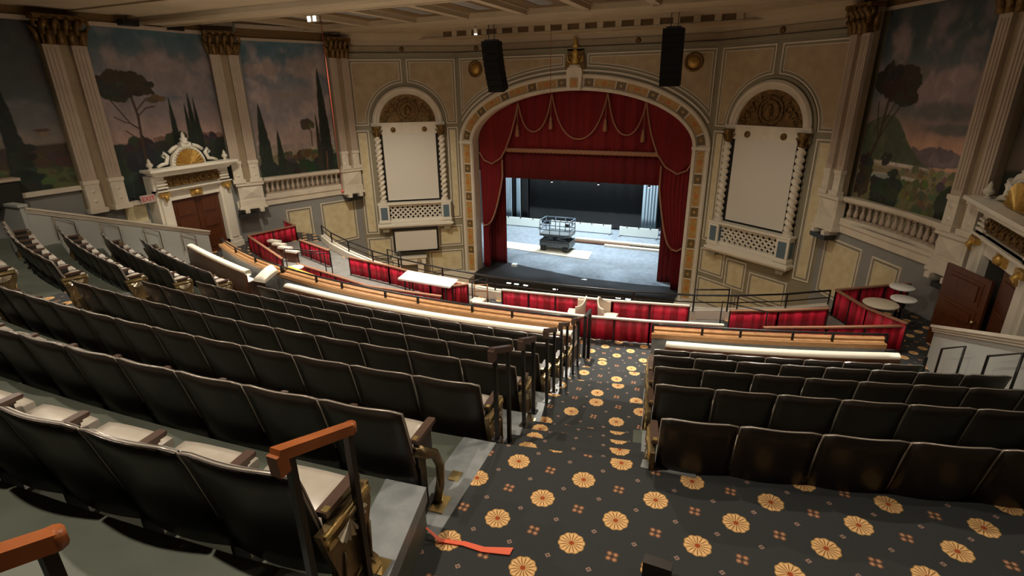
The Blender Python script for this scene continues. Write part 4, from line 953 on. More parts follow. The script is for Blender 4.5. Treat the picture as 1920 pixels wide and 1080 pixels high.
# long pale batten pile
t = thing('timber_stack', 'long pale timber boards lying at the right rear of the stage floor', 'timber', (.5, 25.2, -7.35))
for k, (y, z, x0, x1, m_) in enumerate([(25.75, 0, -1.7, 2.3, 'ply'), (25.5, .0, -1.4, 2.7, 'benchback'), (25.25, .0, -1.7, 1.2, 'benchback'), (25.4, .10, -1.6, 2.6, 'ply'), (25.0, .0, .0, 2.8, 'ply')]):
    mb = MB(); mb.box(x0, x1, y - .11, y + .11, -7.35 + z, -7.26 + z); obj('board', (mb, m_), t)
mb = MB(); mb.poly([(-5.4, 23.05), (-.14, 22.55), (-.28, 23.75), (-5.4, 24.05)], -7.35, -7.32, 0, lambda a, b, d: (a, b, d))
tag(obj('plywood_sheets', (mb, 'ply')), 'pale plywood sheets laid flat on the stage floor under the lift', 'board')
# scissor lift
t = thing('scissor_lift', 'small grey blue scissor lift with guard rails parked on the stage', 'lift', (-2.0, 23.6, -7.32))
mb = MB(); mb.box(-2.75, -1.25, 23.2, 24.1, -7.14, -6.82); mb.box(-2.7, -1.3, 23.15, 23.2, -7.05, -6.9); obj('chassis', (mb, 'metal'), t)
for x in (-2.55, -1.45):
    for y in (23.18, 24.1):
        mb = MB(lambda p: (x + p[0], y + p[2], -7.18 + p[1])); mb.lathe([(.06, -.05), (.14, -.05), (.14, .05), (.06, .05)], (0, 0, 0), 14); obj('wheel', (mb, 'black'), t)
mb = MB(); 
for y in (23.3, 24.0): mb.bar((-2.6, y, -6.8), (-1.4, y, -6.62), .05, .06); mb.bar((-1.4, y, -6.8), (-2.6, y, -6.62), .05, .06)
obj('scissor_arms', (mb, 'bluegrey'), t)
mb = MB(); mb.box(-2.75, -1.25, 23.2, 24.1, -6.60, -6.5); mb.box(-2.7, -2.1, 23.18, 23.2, -6.56, -6.5); obj('platform', (mb, 'metal'), t)
mb = MB()
for x in (-2.74, -2.25, -1.75, -1.26):
    for y in (23.22, 24.08): mb.tube([(x, y, -6.5), (x, y, -5.85)], .02, 6)
for z in (-5.85, -6.08, -6.3):
    for a, b in (((-2.74, 23.22), (-1.26, 23.22)), ((-2.74, 24.08), (-1.26, 24.08)), ((-2.74, 23.22), (-2.74, 24.08)), ((-1.26, 23.22), (-1.26, 24.08))): mb.tube([(*a, z), (*b, z)], .02, 6)
obj('guard_rail', (mb, 'bluegrey'), t)
mb = MB(); mb.box(-1.5, -1.32, 23.25, 23.4, -6.12, -5.98); obj('control_box', (mb, 'black'), t)
for i, (x, y, lb) in enumerate([(-2.9, 20.5, 'small white box with a dark top on the stage floor at left'), (.45, 19.9, 'small white scrap of paper on the stage floor near the centre')]):
    mb = MB()
    if i == 0: mb.box(x - .12, x + .12, y - .1, y + .1, -7.35, -7.24)
    else: mb.add([(x - .12, y - .05, -7.335), (x + .1, y - .08, -7.335), (x + .13, y + .05, -7.335), (x, y + .09, -7.335), (x, y, -7.32)], [(0, 1, 4), (1, 2, 4), (2, 3, 4), (3, 0, 4), (3, 2, 1, 0)])
    tag(obj('stage_box' if i == 0 else 'paper_scrap', (mb, 'panelwhite')), lb, 'box' if i == 0 else 'paper')
for k, (x, m_, lb) in enumerate([(-2.33, 'lamp', 'leftmost lit footlight below the stage edge'), (-1.99, 'lampcool', 'greenish lit footlight second from the left below the stage edge'), (-1.59, 'lamp', 'third lit footlight from the left below the stage edge'), (-.33, 'lamp', 'lone small lit footlight left of the middle of the stage edge'), (2.17, 'lamp', 'lit footlight second from the right below the stage edge'), (2.54, 'lampcool', 'rightmost bluish lit footlight below the stage edge')]):
    t = thing('footlight', lb, 'lamp', (x, 18.55, -7.56)); mb = MB(); mb.box(x - .12, x + .12, 18.5, 18.66, -7.56, -7.42); obj('housing', (mb, 'black'), t); mb = MB(); mb.box(x - .09, x + .09, 18.54, 18.6, -7.42, -7.405); obj('lens', (mb, m_), t); mb = MB(); mb.box(x - .02, x + .02, 18.6, 18.84, -7.52, -7.48); obj('bracket', (mb, 'black'), t)
mb = MB(); mb.tube([(-3.9, 18.35, -7.75), (0, 18.15, -7.75), (3.9, 18.35, -7.75)], .05, 8); 
for x in (-3.6, 0, 3.6): mb.bar((x, 18.3, -7.75), (x, 18.3, -8.6), .05, .05)
tag(obj('pit_rail', (mb, 'black')), 'black rail of the orchestra pit in front of the stage', 'rail')
mb = MB(); mb.shell(40, 1, lambda u, v: (-6.5 + 12.0 * u, 23.6 + .03 * sin(u * 80), -3.7 + 5.8 * v), (0, .03, 0))  # unseen cloth, added to keep the rear light off the mid-stage floor
tag(obj('light_baffle_cloth', (mb, 'blackmatte')), 'unseen black cloth added behind the red valance to shade the stage floor', 'curtain')
for i, (x, lb) in enumerate(((-1.35, 'left'), (.62, 'middle'), (2.62, 'right'))):
    t = thing('valance_lamp', 'tiny lit lamp under the red valance, %s of three' % lb, 'lamp', (x, 20.9, -3.62)); mb = MB(); mb.lathe([(.03, 0), (.05, .03), (.04, .10)], (x, 20.9, -3.62), 8); obj('housing', (mb, 'black'), t); mb = MB(); mb.lathe([(.035, -.012), (.035, .0)], (x, 20.9, -3.62), 8); obj('lens', (mb, 'lamp'), t)
    mb = MB(); mb.bar((x, 20.9, -3.52), (x, 20.9, 2.3), .02, .02); obj('stem', (mb, 'black'), t)
# drapes
YD = 20.05
t = thing('grand_drape', 'crimson velvet grand drape framing the stage with gold rope trim', 'curtain', (0, YD, -7.35))
def valfn(u, v):
    x = -4.15 + 8.3 * u; z1 = ZS + 2.0 * sqrt(max(0, 1 - (x / 4.3) ** 2)) + .1; z0 = -2.30; return (x, YD + .05 * sin(u * 90), z0 + (z1 - z0) * v)
mb = MB(); mb.shell(150, 6, valfn, (0, .04, 0)); obj('upper_valance', (mb, 'velvet'), t)
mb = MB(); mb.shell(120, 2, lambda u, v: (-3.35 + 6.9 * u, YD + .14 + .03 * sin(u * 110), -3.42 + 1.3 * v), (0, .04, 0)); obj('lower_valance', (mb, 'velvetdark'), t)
mb = MB(); mb.shell(90, 1, lambda u, v: (-2.98 + 6.0 * u, YD - .09, -2.36 + .16 * v + .012 * sin(u * 220)), (0, .02, 0)); obj('fringe_band', (mb, 'rope'), t)
def drape(s, ztie, xt0, xt1):
    # outline: wide at top, gathered at the tie, straight below
    xo = s * 4.2
    def edge(v):
        z = -7.4 + v * 5.5
        if z > ztie:
            q = (z - ztie) / (-1.9 - ztie); xi = xt1 + (s * 3.15 - xt1) * min(1, q * 1.7) ** .55
            xo_ = xt0 + (xo - xt0) * min(1, q * 1.6)
        else:
            q = (ztie - z) / (ztie + 7.4); xi = xt1 + (s * 3.85 - xt1) * q; xo_ = xt0 + (s * 4.18 - xt0) * q
        return xo_, xi
    o = obj('side_drape', (pleated(0, 0, YD - .02, -7.4, -1.9, 7, .055, edge), 'velvet'), t)
    pts = [(edge(v)[1], YD - .10, -7.4 + v * 5.5) for v in [((ztie + 7.4) / 5.5) + (.86 - (ztie + 7.4) / 5.5) * i / 14 for i in range(15)]]
    mb = MB(); mb.tube(pts, .035, 6); mb.tube([(xt0, YD - .1, ztie + .1), ((xt0 + xt1) / 2, YD - .14, ztie - .02), (xt1, YD - .1, ztie + .02)], .035, 6); obj('drape_trim', (mb, 'rope'), t)
drape(-1, -5.45, -4.15, -3.92); drape(1, -5.75, 4.15, 3.78)
def swag(pk, side_, zt_, low):
    return
pk = [(-2.42, -.50), (-1.04, -.20), (1.09, -.19), (2.48, -.47)]
def rope(P, parent=t, r=.030): mb = MB(); mb.tube(P, r, 6); return obj('rope_swag', (mb, 'rope'), parent)
for (xa, za), (xb, zb), lw in ((pk[0], pk[1], -1.55), (pk[1], pk[2], -1.80), (pk[2], pk[3], -1.62)):
    P = []
    for i in range(25):
        u = i / 24; x = xa + (xb - xa) * (u + .05 * sin(2 * pi * u) * -1); zt_ = za + (zb - za) * u; P.append((x, YD - .12, zt_ + (lw - (za + zb) / 2) * (1 - abs(2 * u - 1) ** 2.0)))
    rope(P)
rope([(-2.42, YD - .12, -.5), (-2.52, YD - .12, -.95), (-2.72, YD - .12, -1.6), (-2.98, YD - .12, -2.25), (-3.2, YD - .12, -2.6), (-3.6, YD - .12, -2.85), (-3.95, YD - .12, -2.72), (-4.16, YD - .12, -2.4)], r=.035)
rope([(2.48, YD - .12, -.47), (2.56, YD - .12, -.95), (2.72, YD - .12, -1.6), (2.98, YD - .12, -2.25), (3.3, YD - .12, -2.7), (3.72, YD - .12, -2.93), (4.05, YD - .12, -2.8), (4.2, YD - .12, -2.5)], r=.035)
for s, px in ((-1, [(-4.2, -.9), (-2.44, -.5), (-2.55, -1.2), (-2.8, -1.95), (-3.2, -2.6), (-3.6, -2.85), (-4.16, -2.4)]), (1, [(4.2, -.9), (2.5, -.5), (2.58, -1.2), (2.82, -1.95), (3.25, -2.62), (3.72, -2.93), (4.18, -2.5)])):
    mb = MB(); n = len(px); mb.poly(px, YD - .06, YD - .09); obj('side_swag', (mb, 'velvet'), t)
for (x, z), lw in zip(pk, (-1.75, -1.45, -1.50, -1.85)):
    x = x + (-.03 if x < 0 else -.05); h = .5
    mb = MB(); mb.tube([(x, YD - .12, z), (x, YD - .12, lw + h)], .012, 5); mb.lathe([(.085, 0), (.07, h * .45), (.045, h * .6), (.06, h * .72), (.03, h * .85), (.012, h)], (x, YD - .14, lw), 10); obj('tassel', (mb, 'rope'), t)
# inner tormentors
for s, a, b in ((-1, -4.3, -3.38), (1, 3.22, 4.3)):
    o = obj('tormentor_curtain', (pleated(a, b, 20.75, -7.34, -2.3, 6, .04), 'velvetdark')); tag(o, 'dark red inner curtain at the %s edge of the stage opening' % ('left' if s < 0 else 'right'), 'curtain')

# ------------------------------------------------------------------ seating rake
def Yc(i, x): return 1.95 + 1.018 * i + .0145 * (x - .3) ** 2
XRC = {-2: 4.6, -1: 4.56, 0: 4.34, 1: 4.33, 2: 4.20, 3: 4.06, 4: 3.90, 5: 3.72, 6: 3.6}
XLC = {-2: -2.4, -1: -2.5, 0: -2.65, 1: -2.75, 2: -2.92, 3: -3.06, 4: -3.15, 5: -3.1, 6: -3.1}
YL0 = {0: 2.70, 1: 3.65, 2: 4.59, 3: 5.58, 4: 6.50, 5: 7.43, 6: 8.3}; XL0 = {0: -4.2, 1: -4.25, 2: -4.3, 3: -4.36, 4: -4.44, 5: -4.5, 6: -4.55}
def Yl(i, x): u = XL0[i] - x; return YL0[i] + .196 * u + .0247 * u * u
YR0 = {1: 3.29, 2: 4.39, 3: 5.42, 4: 6.41, 5: 7.33, 6: 8.2}; XR0 = {1: 5.70, 2: 5.51, 3: 5.36, 4: 5.21, 5: 5.09, 6: 4.95}
def Yr(i, x): u = x - XR0[i]; return YR0[i] + .2 * u + .015 * u * u
def ZT(i): return -(2.685 + .375 * i)
def curved_slab(f0, f1, x0, x1, zt, zb, n=14):
    """slab whose back edge is y=f0(x) and front edge y=f1(x)"""
    mb = MB(); vs = []
    for k in range(n + 1):
        t_ = k / n; xa = x0[0] + (x1[0] - x0[0]) * t_; xb = x0[1] + (x1[1] - x0[1]) * t_
        vs += [(xa, f0(xa), zt), (xb, f1(xb), zt), (xb, f1(xb), zb), (xa, f0(xa), zb)]
    fs = []
    for k in range(n):
        o = 4 * k
        for j in range(4): fs.append((o + j, o + 4 + j, o + 4 + (j + 1) % 4, o + (j + 1) % 4))
    fs += [(0, 1, 2, 3), (4 * n + 3, 4 * n + 2, 4 * n + 1, 4 * n)]
    return mb.add(vs, fs)
for i in range(-2, 6):
    j = min(i + 1, 6)
    struct('floor', curved_slab(lambda x: Yc(i, x), lambda x: Yc(j, x), (XLC[i] - .14, XLC[j] - .14), (XRC[i] + .16, XRC[j] + .10), ZT(i), ZT(i) - .7), 'concrete')
    # worn nosing strip along the aisle end
    struct('floor_edge', curved_slab(lambda x: Yc(i, x) + (0 if i > -2 else .2), lambda x: Yc(j, x), (XRC[i] - .1, XRC[j] - .16), (XRC[i] + .17, XRC[j] + .12), ZT(i) + .006, ZT(i) - .1, 3), 'nosing')
for i in range(0, 6):
    j = i + 1
    struct('floor', curved_slab(lambda x: Yl(i, x), lambda x: Yl(j, x), (-9.45, -9.45), (XL0[i] + .16, XL0[j] + .16), ZT(i), ZT(i) - .7), 'concrete')
for i in range(1, 6):
    j = i + 1
    struct('floor', curved_slab(lambda x: Yr(i, x), lambda x: Yr(j, x), (XR0[i] - .16, XR0[j] - .16), (9.45, 9.45), ZT(i), ZT(i) - .7), 'concrete')
    struct('floor_edge', curved_slab(lambda x: Yr(i, x), lambda x: Yr(j, x), (XR0[i] - .10, XR0[j] - .08), (XR0[i] + .05, XR0[j] + .05), ZT(i) + .006, ZT(i) - .1, 3), 'nosing')
# carpeted steps of the aisles
def cuv(co): return (co[0], co[1] - co[2])
def step(P, zt, zb): mb = MB(); mb.poly(P, zb, zt, 0, lambda a, b, d: (a, b, d)); mb.uv = cuv; return struct('stair_step', mb, 'carpet')
def xa(y): return 4.93 - .15 * y if y > 3.14 else 4.45
def xb(y): return 6.20 - .155 * y
ns = [3.22, 3.58, 3.95, 4.35, 5.2, 6.22, 7.26, 8.25]; zsn = [-2.87, -3.06, -3.25, -3.435, -3.81, -4.185, -4.56, -4.935]
def edge_y(y0): return (y0, y0 + .22)
for k in range(len(ns) - 1):
    a, b = ns[k], ns[k + 1] + .02
    step([(xa(a), a - .3), (xb(a + .22), a - .1), (xb(b + .22), b + .22), (xa(b), b)], zsn[k] + .004, zsn[k] - .6)
for k, i in enumerate(range(1, 6)):   # mirrored left aisle
    a0, a1 = XL0[i] + .14, XLC[i] - .12; c0, c1 = XL0[i + 1] + .14, XLC[i + 1] - .12
    step([(a0, Yl(i, XL0[i])), (a1, Yc(i, a1)), (c1, Yc(i + 1, c1)), (c0, Yl(i + 1, XL0[i + 1]))], ZT(i) + .004, ZT(i) - .6)
# cross aisle in the foreground
def land(x): return 3.29 + .14 + .2 * (x - 5.70) + .015 * (x - 5.7) ** 2
P = [(4.45, -3), (4.45, 2.2), (4.45, 3.22), (5.62, 3.44)] + [(5.7 + k * .7, land(5.7 + k * .7)) for k in range(0, 8)] + [(10.9, -3)]
mb = MB(); mb.poly(P, -3.3, -2.68, 0, lambda a, b, d: (a, b, d)); mb.uv = cuv; struct('floor', mb, 'carpet')
mb = MB(); mb.poly([(5.58, 3.36), (5.98, 3.40), (5.95, land(5.95)), (5.58, 3.46)], -2.7, -2.672, 0, lambda a, b, d: (a, b, d)); struct('floor_edge', mb, 'nosing')
# low floor of the cross aisle and the boxes
E_ = [(-7.46, 13.92), (-6.4, 13.2), (-5.15, 12.55), (-3.76, 11.95), (-2.6, 11.6), (-1.0, 11.3), (.6, 11.15), (2.2, 11.2), (4.0, 11.4), (5.3, 11.68), (6.2, 12.0), (7.2, 12.5), (8.1, 13.1)]
mb = MB(); mb.poly([(-10.6, 8.0), (-10.6, 13.6), (-9.3, 14.6), (-8.3, 14.6)] + E_ + [(8.6, 14.6), (9.5, 14.9), (10.5, 13.9), (10.8, 12.5), (10.8, 8.0), (4, 7.6), (-3, 7.6)], -5.3, -4.935, 0, lambda a, b, d: (a, b, d)); mb.uv = cuv
struct('floor', mb, 'carpet')
mb = MB(); vs = []; 
for a, b in E_: vs += [(a, b - .02, -4.72), (a, b + .20, -4.72), (a, b + .20, -5.6), (a, b - .02, -5.6)]
fs = [(4 * k + j, 4 * k + 4 + j, 4 * k + 4 + (j + 1) % 4, 4 * k + (j + 1) % 4) for k in range(len(E_) - 1) for j in range(4)] + [(0, 1, 2, 3), (4 * len(E_) - 1, 4 * len(E_) - 2, 4 * len(E_) - 3, 4 * len(E_) - 4)]
mb.add(vs, fs); struct('balcony_ledge', mb, 'whitepaint')
# guard pipe on the ledge
t = thing('guard_rail', 'black pipe guard rail running along the white balcony ledge', 'rail', (0, 11.2, -4.72))
for z, r in ((-4.38, .022), (-4.55, .014)):
    mb = MB(); mb.tube([(a, b + .08, z) for a, b in E_], r, 6); obj('pipe', (mb, 'black'), t)
for k in range(len(E_)):
    a, b = E_[k]; mb = MB(); mb.bar((a, b + .08, -4.73), (a, b + .08, -4.38), .03, .03); obj('post', (mb, 'black'), t)
for x0, y0, x1, y1, zz, lb in ((-3.0, 11.75, -2.45, 11.6, -4.18, 'taller black pipe hoop on the ledge behind the left boxes'), (5.3, 11.62, 6.0, 11.9, -4.2, 'taller black pipe hoop on the ledge at the right end of the front box')):
    mb = MB(); mb.tube([(x0, y0, -4.72), (x0, y0, zz), (x1, y1, zz), (x1, y1, -4.72)], .02, 6); tag(obj('rail_hoop', (mb, 'black')), lb, 'rail')

# -------------------------------------------------- theater seats
def seat_proto(w, end=None):
    """folding seat; origin on the floor under the top edge of the back, +y faces the stage"""
    r = empty('theater_seat', (0, 0, 0))
    def bk(u, v, k=1.0):
        x = (u - .5) * w * .965 * k; z = .20 + .70 * v; c = cos((u - .5) * pi)
        y = .165 * (1 - v) - .034 * c
        if v > .85: z -= .02 * (abs(2 * u - 1) ** 6) * (v - .85) / .15
        return (x, y, z)
    mb = MB(); mb.shell(8, 6, lambda u, v: bk(u, v), (0, .022, .004)); obj('seat_back', (mb, 'seatwood'), r)
    mb = MB(); ps = [bk(0, j / 6) for j in range(2, 7)] + [bk(i / 8, 1) for i in range(1, 8)] + [bk(1, j / 6) for j in range(6, 1, -1)]
    mb.tube([(a, b + .010, c) for a, b, c in ps], .0065, 5); obj('edge_highlight', (mb, 'edge'), r)  # bright highlight line along the wood edges, added as a thin tube
    mb = MB()
    def cu(u, v): x, y, z = bk(u, .20 + .782 * v, .995); return (x, y + .024, z)
    def cth(u, v): return Vector((0, .008 + .032 * (sin(pi * min(1, max(0, u))) ** .5) * (sin(pi * (.05 + .93 * v)) ** .6), .0))
    mb.shell(8, 6, cu, cth); obj('back_cushion', (mb, 'vinyl'), r)
    mb = MB()
    def su(u, v):
        x = (u - .5) * w * .84; y = .15 + .29 * v; z = .42 + .05 * v; return (x, y, z)
    def sth(u, v): return Vector((0, 0, .035 + .055 * (sin(pi * (.05 + .9 * u)) ** .4) * (sin(pi * (.05 + .9 * v)) ** .4)))
    mb.shell(6, 6, su, sth); obj('seat_cushion', (mb, 'vinyl'), r)
    mb = MB(); mb.add([(-w*.41,.16,.395),(w*.41,.16,.395),(w*.41,.42,.44),(-w*.41,.42,.44),(-w*.41,.16,.422),(w*.41,.16,.422),(w*.41,.42,.467),(-w*.41,.42,.467)], [(0,3,2,1),(4,5,6,7),(0,1,5,4),(1,2,6,5),(2,3,7,6),(3,0,4,7)]); obj('seat_pan', (mb, 'seatwood'), r)
    def arm(x):
        mb = MB(); mb.box(x - .028, x + .028, .105, .365, .60, .627); mb.box(x - .022, x + .022, .12, .33, .585, .60); mb.box(x - .022, x + .022, .365, .375, .602, .625); obj('armrest', (mb, 'armwood'), r)
        mb = MB(); mb.box(x - .012, x + .012, .12, .32, .40, .59); mb.box(x - .010, x + .010, .14, .22, .03, .40); mb.box(x - .02, x + .02, .10, .32, 0, .03); obj('standard', (mb, 'black'), r)
    if end != 'L': arm(-w / 2)
    if end == 'R': arm(w / 2)
    if end in ('L', 'R'):
        s = -1 if end == 'L' else 1; x = s * (w / 2 + .012)
        if end == 'L': arm(x)
        mb = MB(); prof = [(.02, .02), (.42, .02), (.40, .10), (.34, .20), (.36, .34), (.40, .46), (.40, .57), (.03, .57), (.06, .44), (.10, .30), (.06, .14)]
        q0, q1 = (x, x + s * .035); mb.poly(prof, q0, q1, 0, lambda a, b, d: (d, a, b))
        xo = x + s * .035
        mb.tube([(xo, .10, .52), (xo + s * .012, .25, .535), (xo, .40, .52)], [.012, .018, .012], 6)
        mb.tube([(xo, .12, .08), (xo + s * .01, .13, .2), (xo, .16, .36)], .01, 5); mb.tube([(xo, .37, .08), (xo + s * .01, .33, .2), (xo, .36, .36)], .01, 5)
        mb.tube([(xo, .13, .10), (xo + s * .008, .17, .16), (xo + s * .008, .25, .18), (xo + s * .008, .33, .16), (xo, .36, .10)], .008, 5)
        ep = obj('end_panel', (mb, 'iron'), r)
        mb = MB()
        for k in range(9):
            a_ = -pi * (k + .5) / 9; rr = .085; c1 = a_ - pi / 20; c2 = a_ + pi / 20
            mb.add([(xo + s * .004, .225, .50), (xo + s * .012, .225 + rr * 1.25 * cos(c1), .50 + rr * sin(c1)), (xo + s * .026, .225 + rr * 1.32 * cos(a_), .50 + rr * 1.08 * sin(a_)), (xo + s * .012, .225 + rr * 1.25 * cos(c2), .50 + rr * sin(c2)), (xo, .225 + rr * 1.2 * cos(c1), .50 + rr * sin(c1)), (xo, .225 + rr * 1.2 * cos(c2), .50 + rr * sin(c2))], [(0, 1, 2), (0, 2, 3), (1, 4, 2), (2, 5, 3), (4, 5, 2)])
        obj('shell_ornament', (mb, 'silverleaf'), ep)
        for nm_, bx in (('brass_strip', (min(xo, xo + s * .012), max(xo, xo + s * .012), .05, .38, .535, .56)), ('number_plate', (x - .015, x + .015, .11, .145, .626, .632)), ('foot_plate', (min(x, x + s * .07), max(x, x + s * .07), .02, .10, .0, .012)), ('foot_plate', (min(x, x + s * .07), max(x, x + s * .07), .36, .46, .0, .012)), ('brass_plate', (min(xo, xo + s * .01), max(xo, xo + s * .01), .06, .18, .47, .50))):
            mb = MB(); mb.box(*bx); obj(nm_, (mb, 'brass'), ep)
    return r
def scurve_seat(w):
    """aisle seat of the second row: curved bronze leg and brass foot plates instead of a panel"""
    r = seat_proto(w, 'R')
    for ch in list(r.children):
        if ch.name.startswith('end_panel'):
            for c2 in list(ch.children): bpy.data.objects.remove(c2)
            bpy.data.objects.remove(ch)
    x = w / 2 + .02; mb = MB()
    mb.tube([(x, .10, .56), (x + .02, .16, .50), (x + .03, .27, .42), (x + .03, .34, .28), (x + .03, .33, .14), (x + .03, .27, .03)], [.04, .038, .034, .032, .03, .034], 10)
    o = obj('curved_leg', (mb, 'iron'), r)
    for nm_, bx in (('foot_plate', (x - .02, x + .10, .18, .34, .0, .014)), ('foot_plate', (x, x + .08, .50, .60, .0, .014)), ('number_plate', (x - .035, x - .005, .11, .15, .626, .633))): mb = MB(); mb.box(*bx); obj(nm_, (mb, 'brass'), r)
    return r
ORD = ['first', 'second', 'third', 'fourth', 'fifth', 'sixth', 'seventh', 'eighth', 'ninth', 'tenth', 'eleventh', 'twelfth', 'thirteenth']
WC, WR_, WL_ = .597, .522, .60
protos = {}
def proto(w, e):
    k = (w, e)
    if k in protos: return copy_tree(protos[k])
    o = scurve_seat(w) if e == 'S' else seat_proto(w, e); protos[k] = o; return o
def put(w, e, x, y, z, rz, label, group):
    o = proto(w, e); o.location = (x, y, z); o.rotation_euler = (0, 0, rz); tag(o, label, 'seat', group); return o
def arc_positions(f, x_start, dirn, w, n):
    """seat centres stepping along curve y=f(x)"""
    out = []; x = x_start
    for k in range(n):
        dx = w
        for _ in range(3):
            sl = (f(x + dirn * dx) - f(x)) / (dirn * dx); dx = w / sqrt(1 + sl * sl)
        x2 = x + dirn * dx; xm = (x + x2) / 2; out.append((xm, (f(x) + f(x2)) / 2, atan2(f(x2) - f(x), x2 - x) if dirn > 0 else atan2(f(x) - f(x2), x - x2))); x = x2
    return out
for i in range(-1, 6):
    n = 12 if i < 5 else 11
    rowname = ORD[5 - i]
    for k, (x, y, a) in enumerate(arc_positions(lambda q: Yc(i, q), XRC[i], -1, WC, n)):
        e = ('S' if i == 0 else 'R') if k == 0 else ('L' if k == n - 1 else None)
        put(WC, e, x, y, ZT(i), a, 'brown seat, %s from the carpeted aisle, %s row behind the bench, middle block' % (ORD[k], rowname), 'seats of the middle block')
for i in range(1, 6):
    for k, (x, y, a) in enumerate(arc_positions(lambda q: Yl(i, q), XL0[i], -1, WL_, 8)):
        put(WL_, 'R' if k == 0 else ('L' if k == 7 else None), x, y, ZT(i), a, 'brown seat, %s from the left aisle, %s row behind the bench, far left block' % (ORD[k], ORD[5 - i]), 'seats of the far left block')
    n = 8 if i in (1, 2, 3, 4) else 7
    n = min(n, 7 if i == 1 else 8)
    for k, (x, y, a) in enumerate(arc_positions(lambda q: Yr(i, q), XR0[i], 1, WR_, n)):
        put(WR_, 'L' if k == 0 else ('R' if k == n - 1 else None), x, y, ZT(i), a, 'brown seat, %s from the carpeted aisle, %s row behind the bench, right block' % (ORD[k], ORD[5 - i]), 'seats of the right block')

# -------------------------------------------------- benches behind the counters
def polyline_band(pts_a, pts_b, zt, zb, n=4):
    mb = MB(); vs = []
    for (a, b), (c, d) in zip(pts_a, pts_b): vs += [(a, b, zt), (c, d, zt), (c, d, zb), (a, b, zb)]
    K = len(pts_a); fs = [(4 * k + j, 4 * k + (j + 1) % 4, 4 * k + 4 + (j + 1) % 4, 4 * k + 4 + j) for k in range(K - 1) for j in range(4)] + [(3, 2, 1, 0), (4 * K - 4, 4 * K - 3, 4 * K - 2, 4 * K - 1)]
    return mb.add(vs, fs)
def quad(P, n=18):
    """parabola through three points -> n+1 samples"""
    (x0, y0), (x1, y1), (x2, y2) = P; out = []
    for k in range(n + 1):
        x = x0 + (x2 - x0) * k / n
        y = y0 * (x - x1) * (x - x2) / ((x0 - x1) * (x0 - x2)) + y1 * (x - x0) * (x - x2) / ((x1 - x0) * (x1 - x2)) + y2 * (x - x0) * (x - x1) / ((x2 - x0) * (x2 - x1)); out.append((x, y))
    return out
def off(P, d): return [(a, b + d) for a, b in P]
def bench(near, label):
    P = quad(near); x0, y0 = P[len(P) // 2]
    t = thing('bench', label, 'bench', (x0, y0, -4.56))
    obj('bench_back', (polyline_band(off(P, -.05), off(P, .03), -4.0, -4.935), 'benchback'), t)
    n = len(P); mb = MB()
    prof = [(.0, -.03), (-.01, .01), (.03, .045), (.11, .05), (.17, .02), (.19, -.06), (.16, -.14), (.05, -.14)]
    vs = []; 
    for i, (a, b) in enumerate(P):
        sc_ = .75 if i in (0, n - 1) else 1
        for o_, z in prof: vs.append((a, b - .02 + o_, -3.99 + z * sc_))
    K = len(prof); fs = [(i * K + j, (i + 1) * K + j, (i + 1) * K + (j + 1) % K, i * K + (j + 1) % K) for i in range(n - 1) for j in range(K)] + [tuple(range(K))[::-1], tuple((n - 1) * K + j for j in range(K))]
    mb.add(vs, fs, 0, True); obj('back_cushion', (mb, 'bench'), t)
    obj('bench_seat', (polyline_band(off(P, .14), off(P, .46), -4.40, -4.52), 'bench'), t)
    obj('bench_base', (polyline_band(off(P, .03), off(P, .40), -4.52, -4.935), 'benchback'), t)
    for e in (0, -1):
        a, b = P[e]; s = -1 if e == 0 else 1; mb = MB(); mb.box(min(a, a + s * .05), max(a, a + s * .05), b + .02, b + .48, -4.28, -4.24); mb.box(min(a, a + s * .04), max(a, a + s * .04), b + .02, b + .46, -4.935, -4.28); obj('bench_arm', (mb, 'armwood'), t)
    return t
bench([(-3.0, 8.02), (.9, 7.78), (3.60, 7.99)], 'long curved cream topped bench behind the middle counter, walnut back')
bench([(5.16, 8.18), (6.87, 8.55), (8.57, 9.10)], 'cream topped bench in front of the right seat block, walnut back')
bench([(-8.13, 9.52), (-6.35, 8.90), (-4.6, 8.38)], 'cream topped bench in front of the far left seats, walnut back')
mb = MB(); mb.shell(8, 6, lambda u, v: (-4.42 + .36 * u, 8.42 + .42 * v, -4.20 + .10 * sin(pi * u) * v + .13 * v), lambda u, v: Vector((0, 0, .04 + .09 * (sin(pi * (.05 + .9 * u)) * sin(pi * (.05 + .9 * v))) ** .4)))
tag(obj('white_cushion', (mb, 'bench')), 'loose white cushion on the aisle end of the far left bench', 'cushion')

# -------------------------------------------------- drink counters with rails
def counter(P3, label, posts):
    P = quad(P3); x0, y0 = P[len(P) // 2]
    t = thing('counter', label, 'counter', (x0, y0, -4.935))
    obj('counter_top', (polyline_band(off(P, .05), off(P, .33), -4.10, -4.14), 'wood'), t)
    obj('counter_ledge', (polyline_band(off(P, .21), off(P, .33), -4.07, -4.10), 'wood'), t)
    obj('counter_front', (polyline_band(off(P, .10), off(P, .28), -4.14, -4.935), 'nosing'), t)
    g = obj('counter_nosing', (polyline_band(off(P, .03), off(P, .07), -4.09, -4.17), 'wood'), t)
    n = len(P); mb = MB(); mb.tube([(a, b + .15, -3.955) for a, b in P], .022, 8); rl = obj('pipe_rail', (mb, 'black'), t)
    for k in range(posts + 1):
        a, b = P[round(k * (n - 1) / posts)]; mb = MB(); mb.box(a - .02, a + .02, b + .13, b + .17, -4.10, -3.955); obj('rail_post', (mb, 'black'), t)
    return t
counter([(-4.0, 8.80), (.3, 8.32), (3.5, 8.52)], 'oak drink counter with black pipe rail in front of the middle bench', 7)
counter([(4.84, 8.73), (6.5, 9.13), (8.54, 9.76)], 'oak drink counter with black pipe rail in front of the right bench', 5)
counter([(-7.8, 10.18), (-5.6, 9.26), (-4.1, 8.84)], 'oak drink counter with black pipe rail in front of the far left bench', 3)
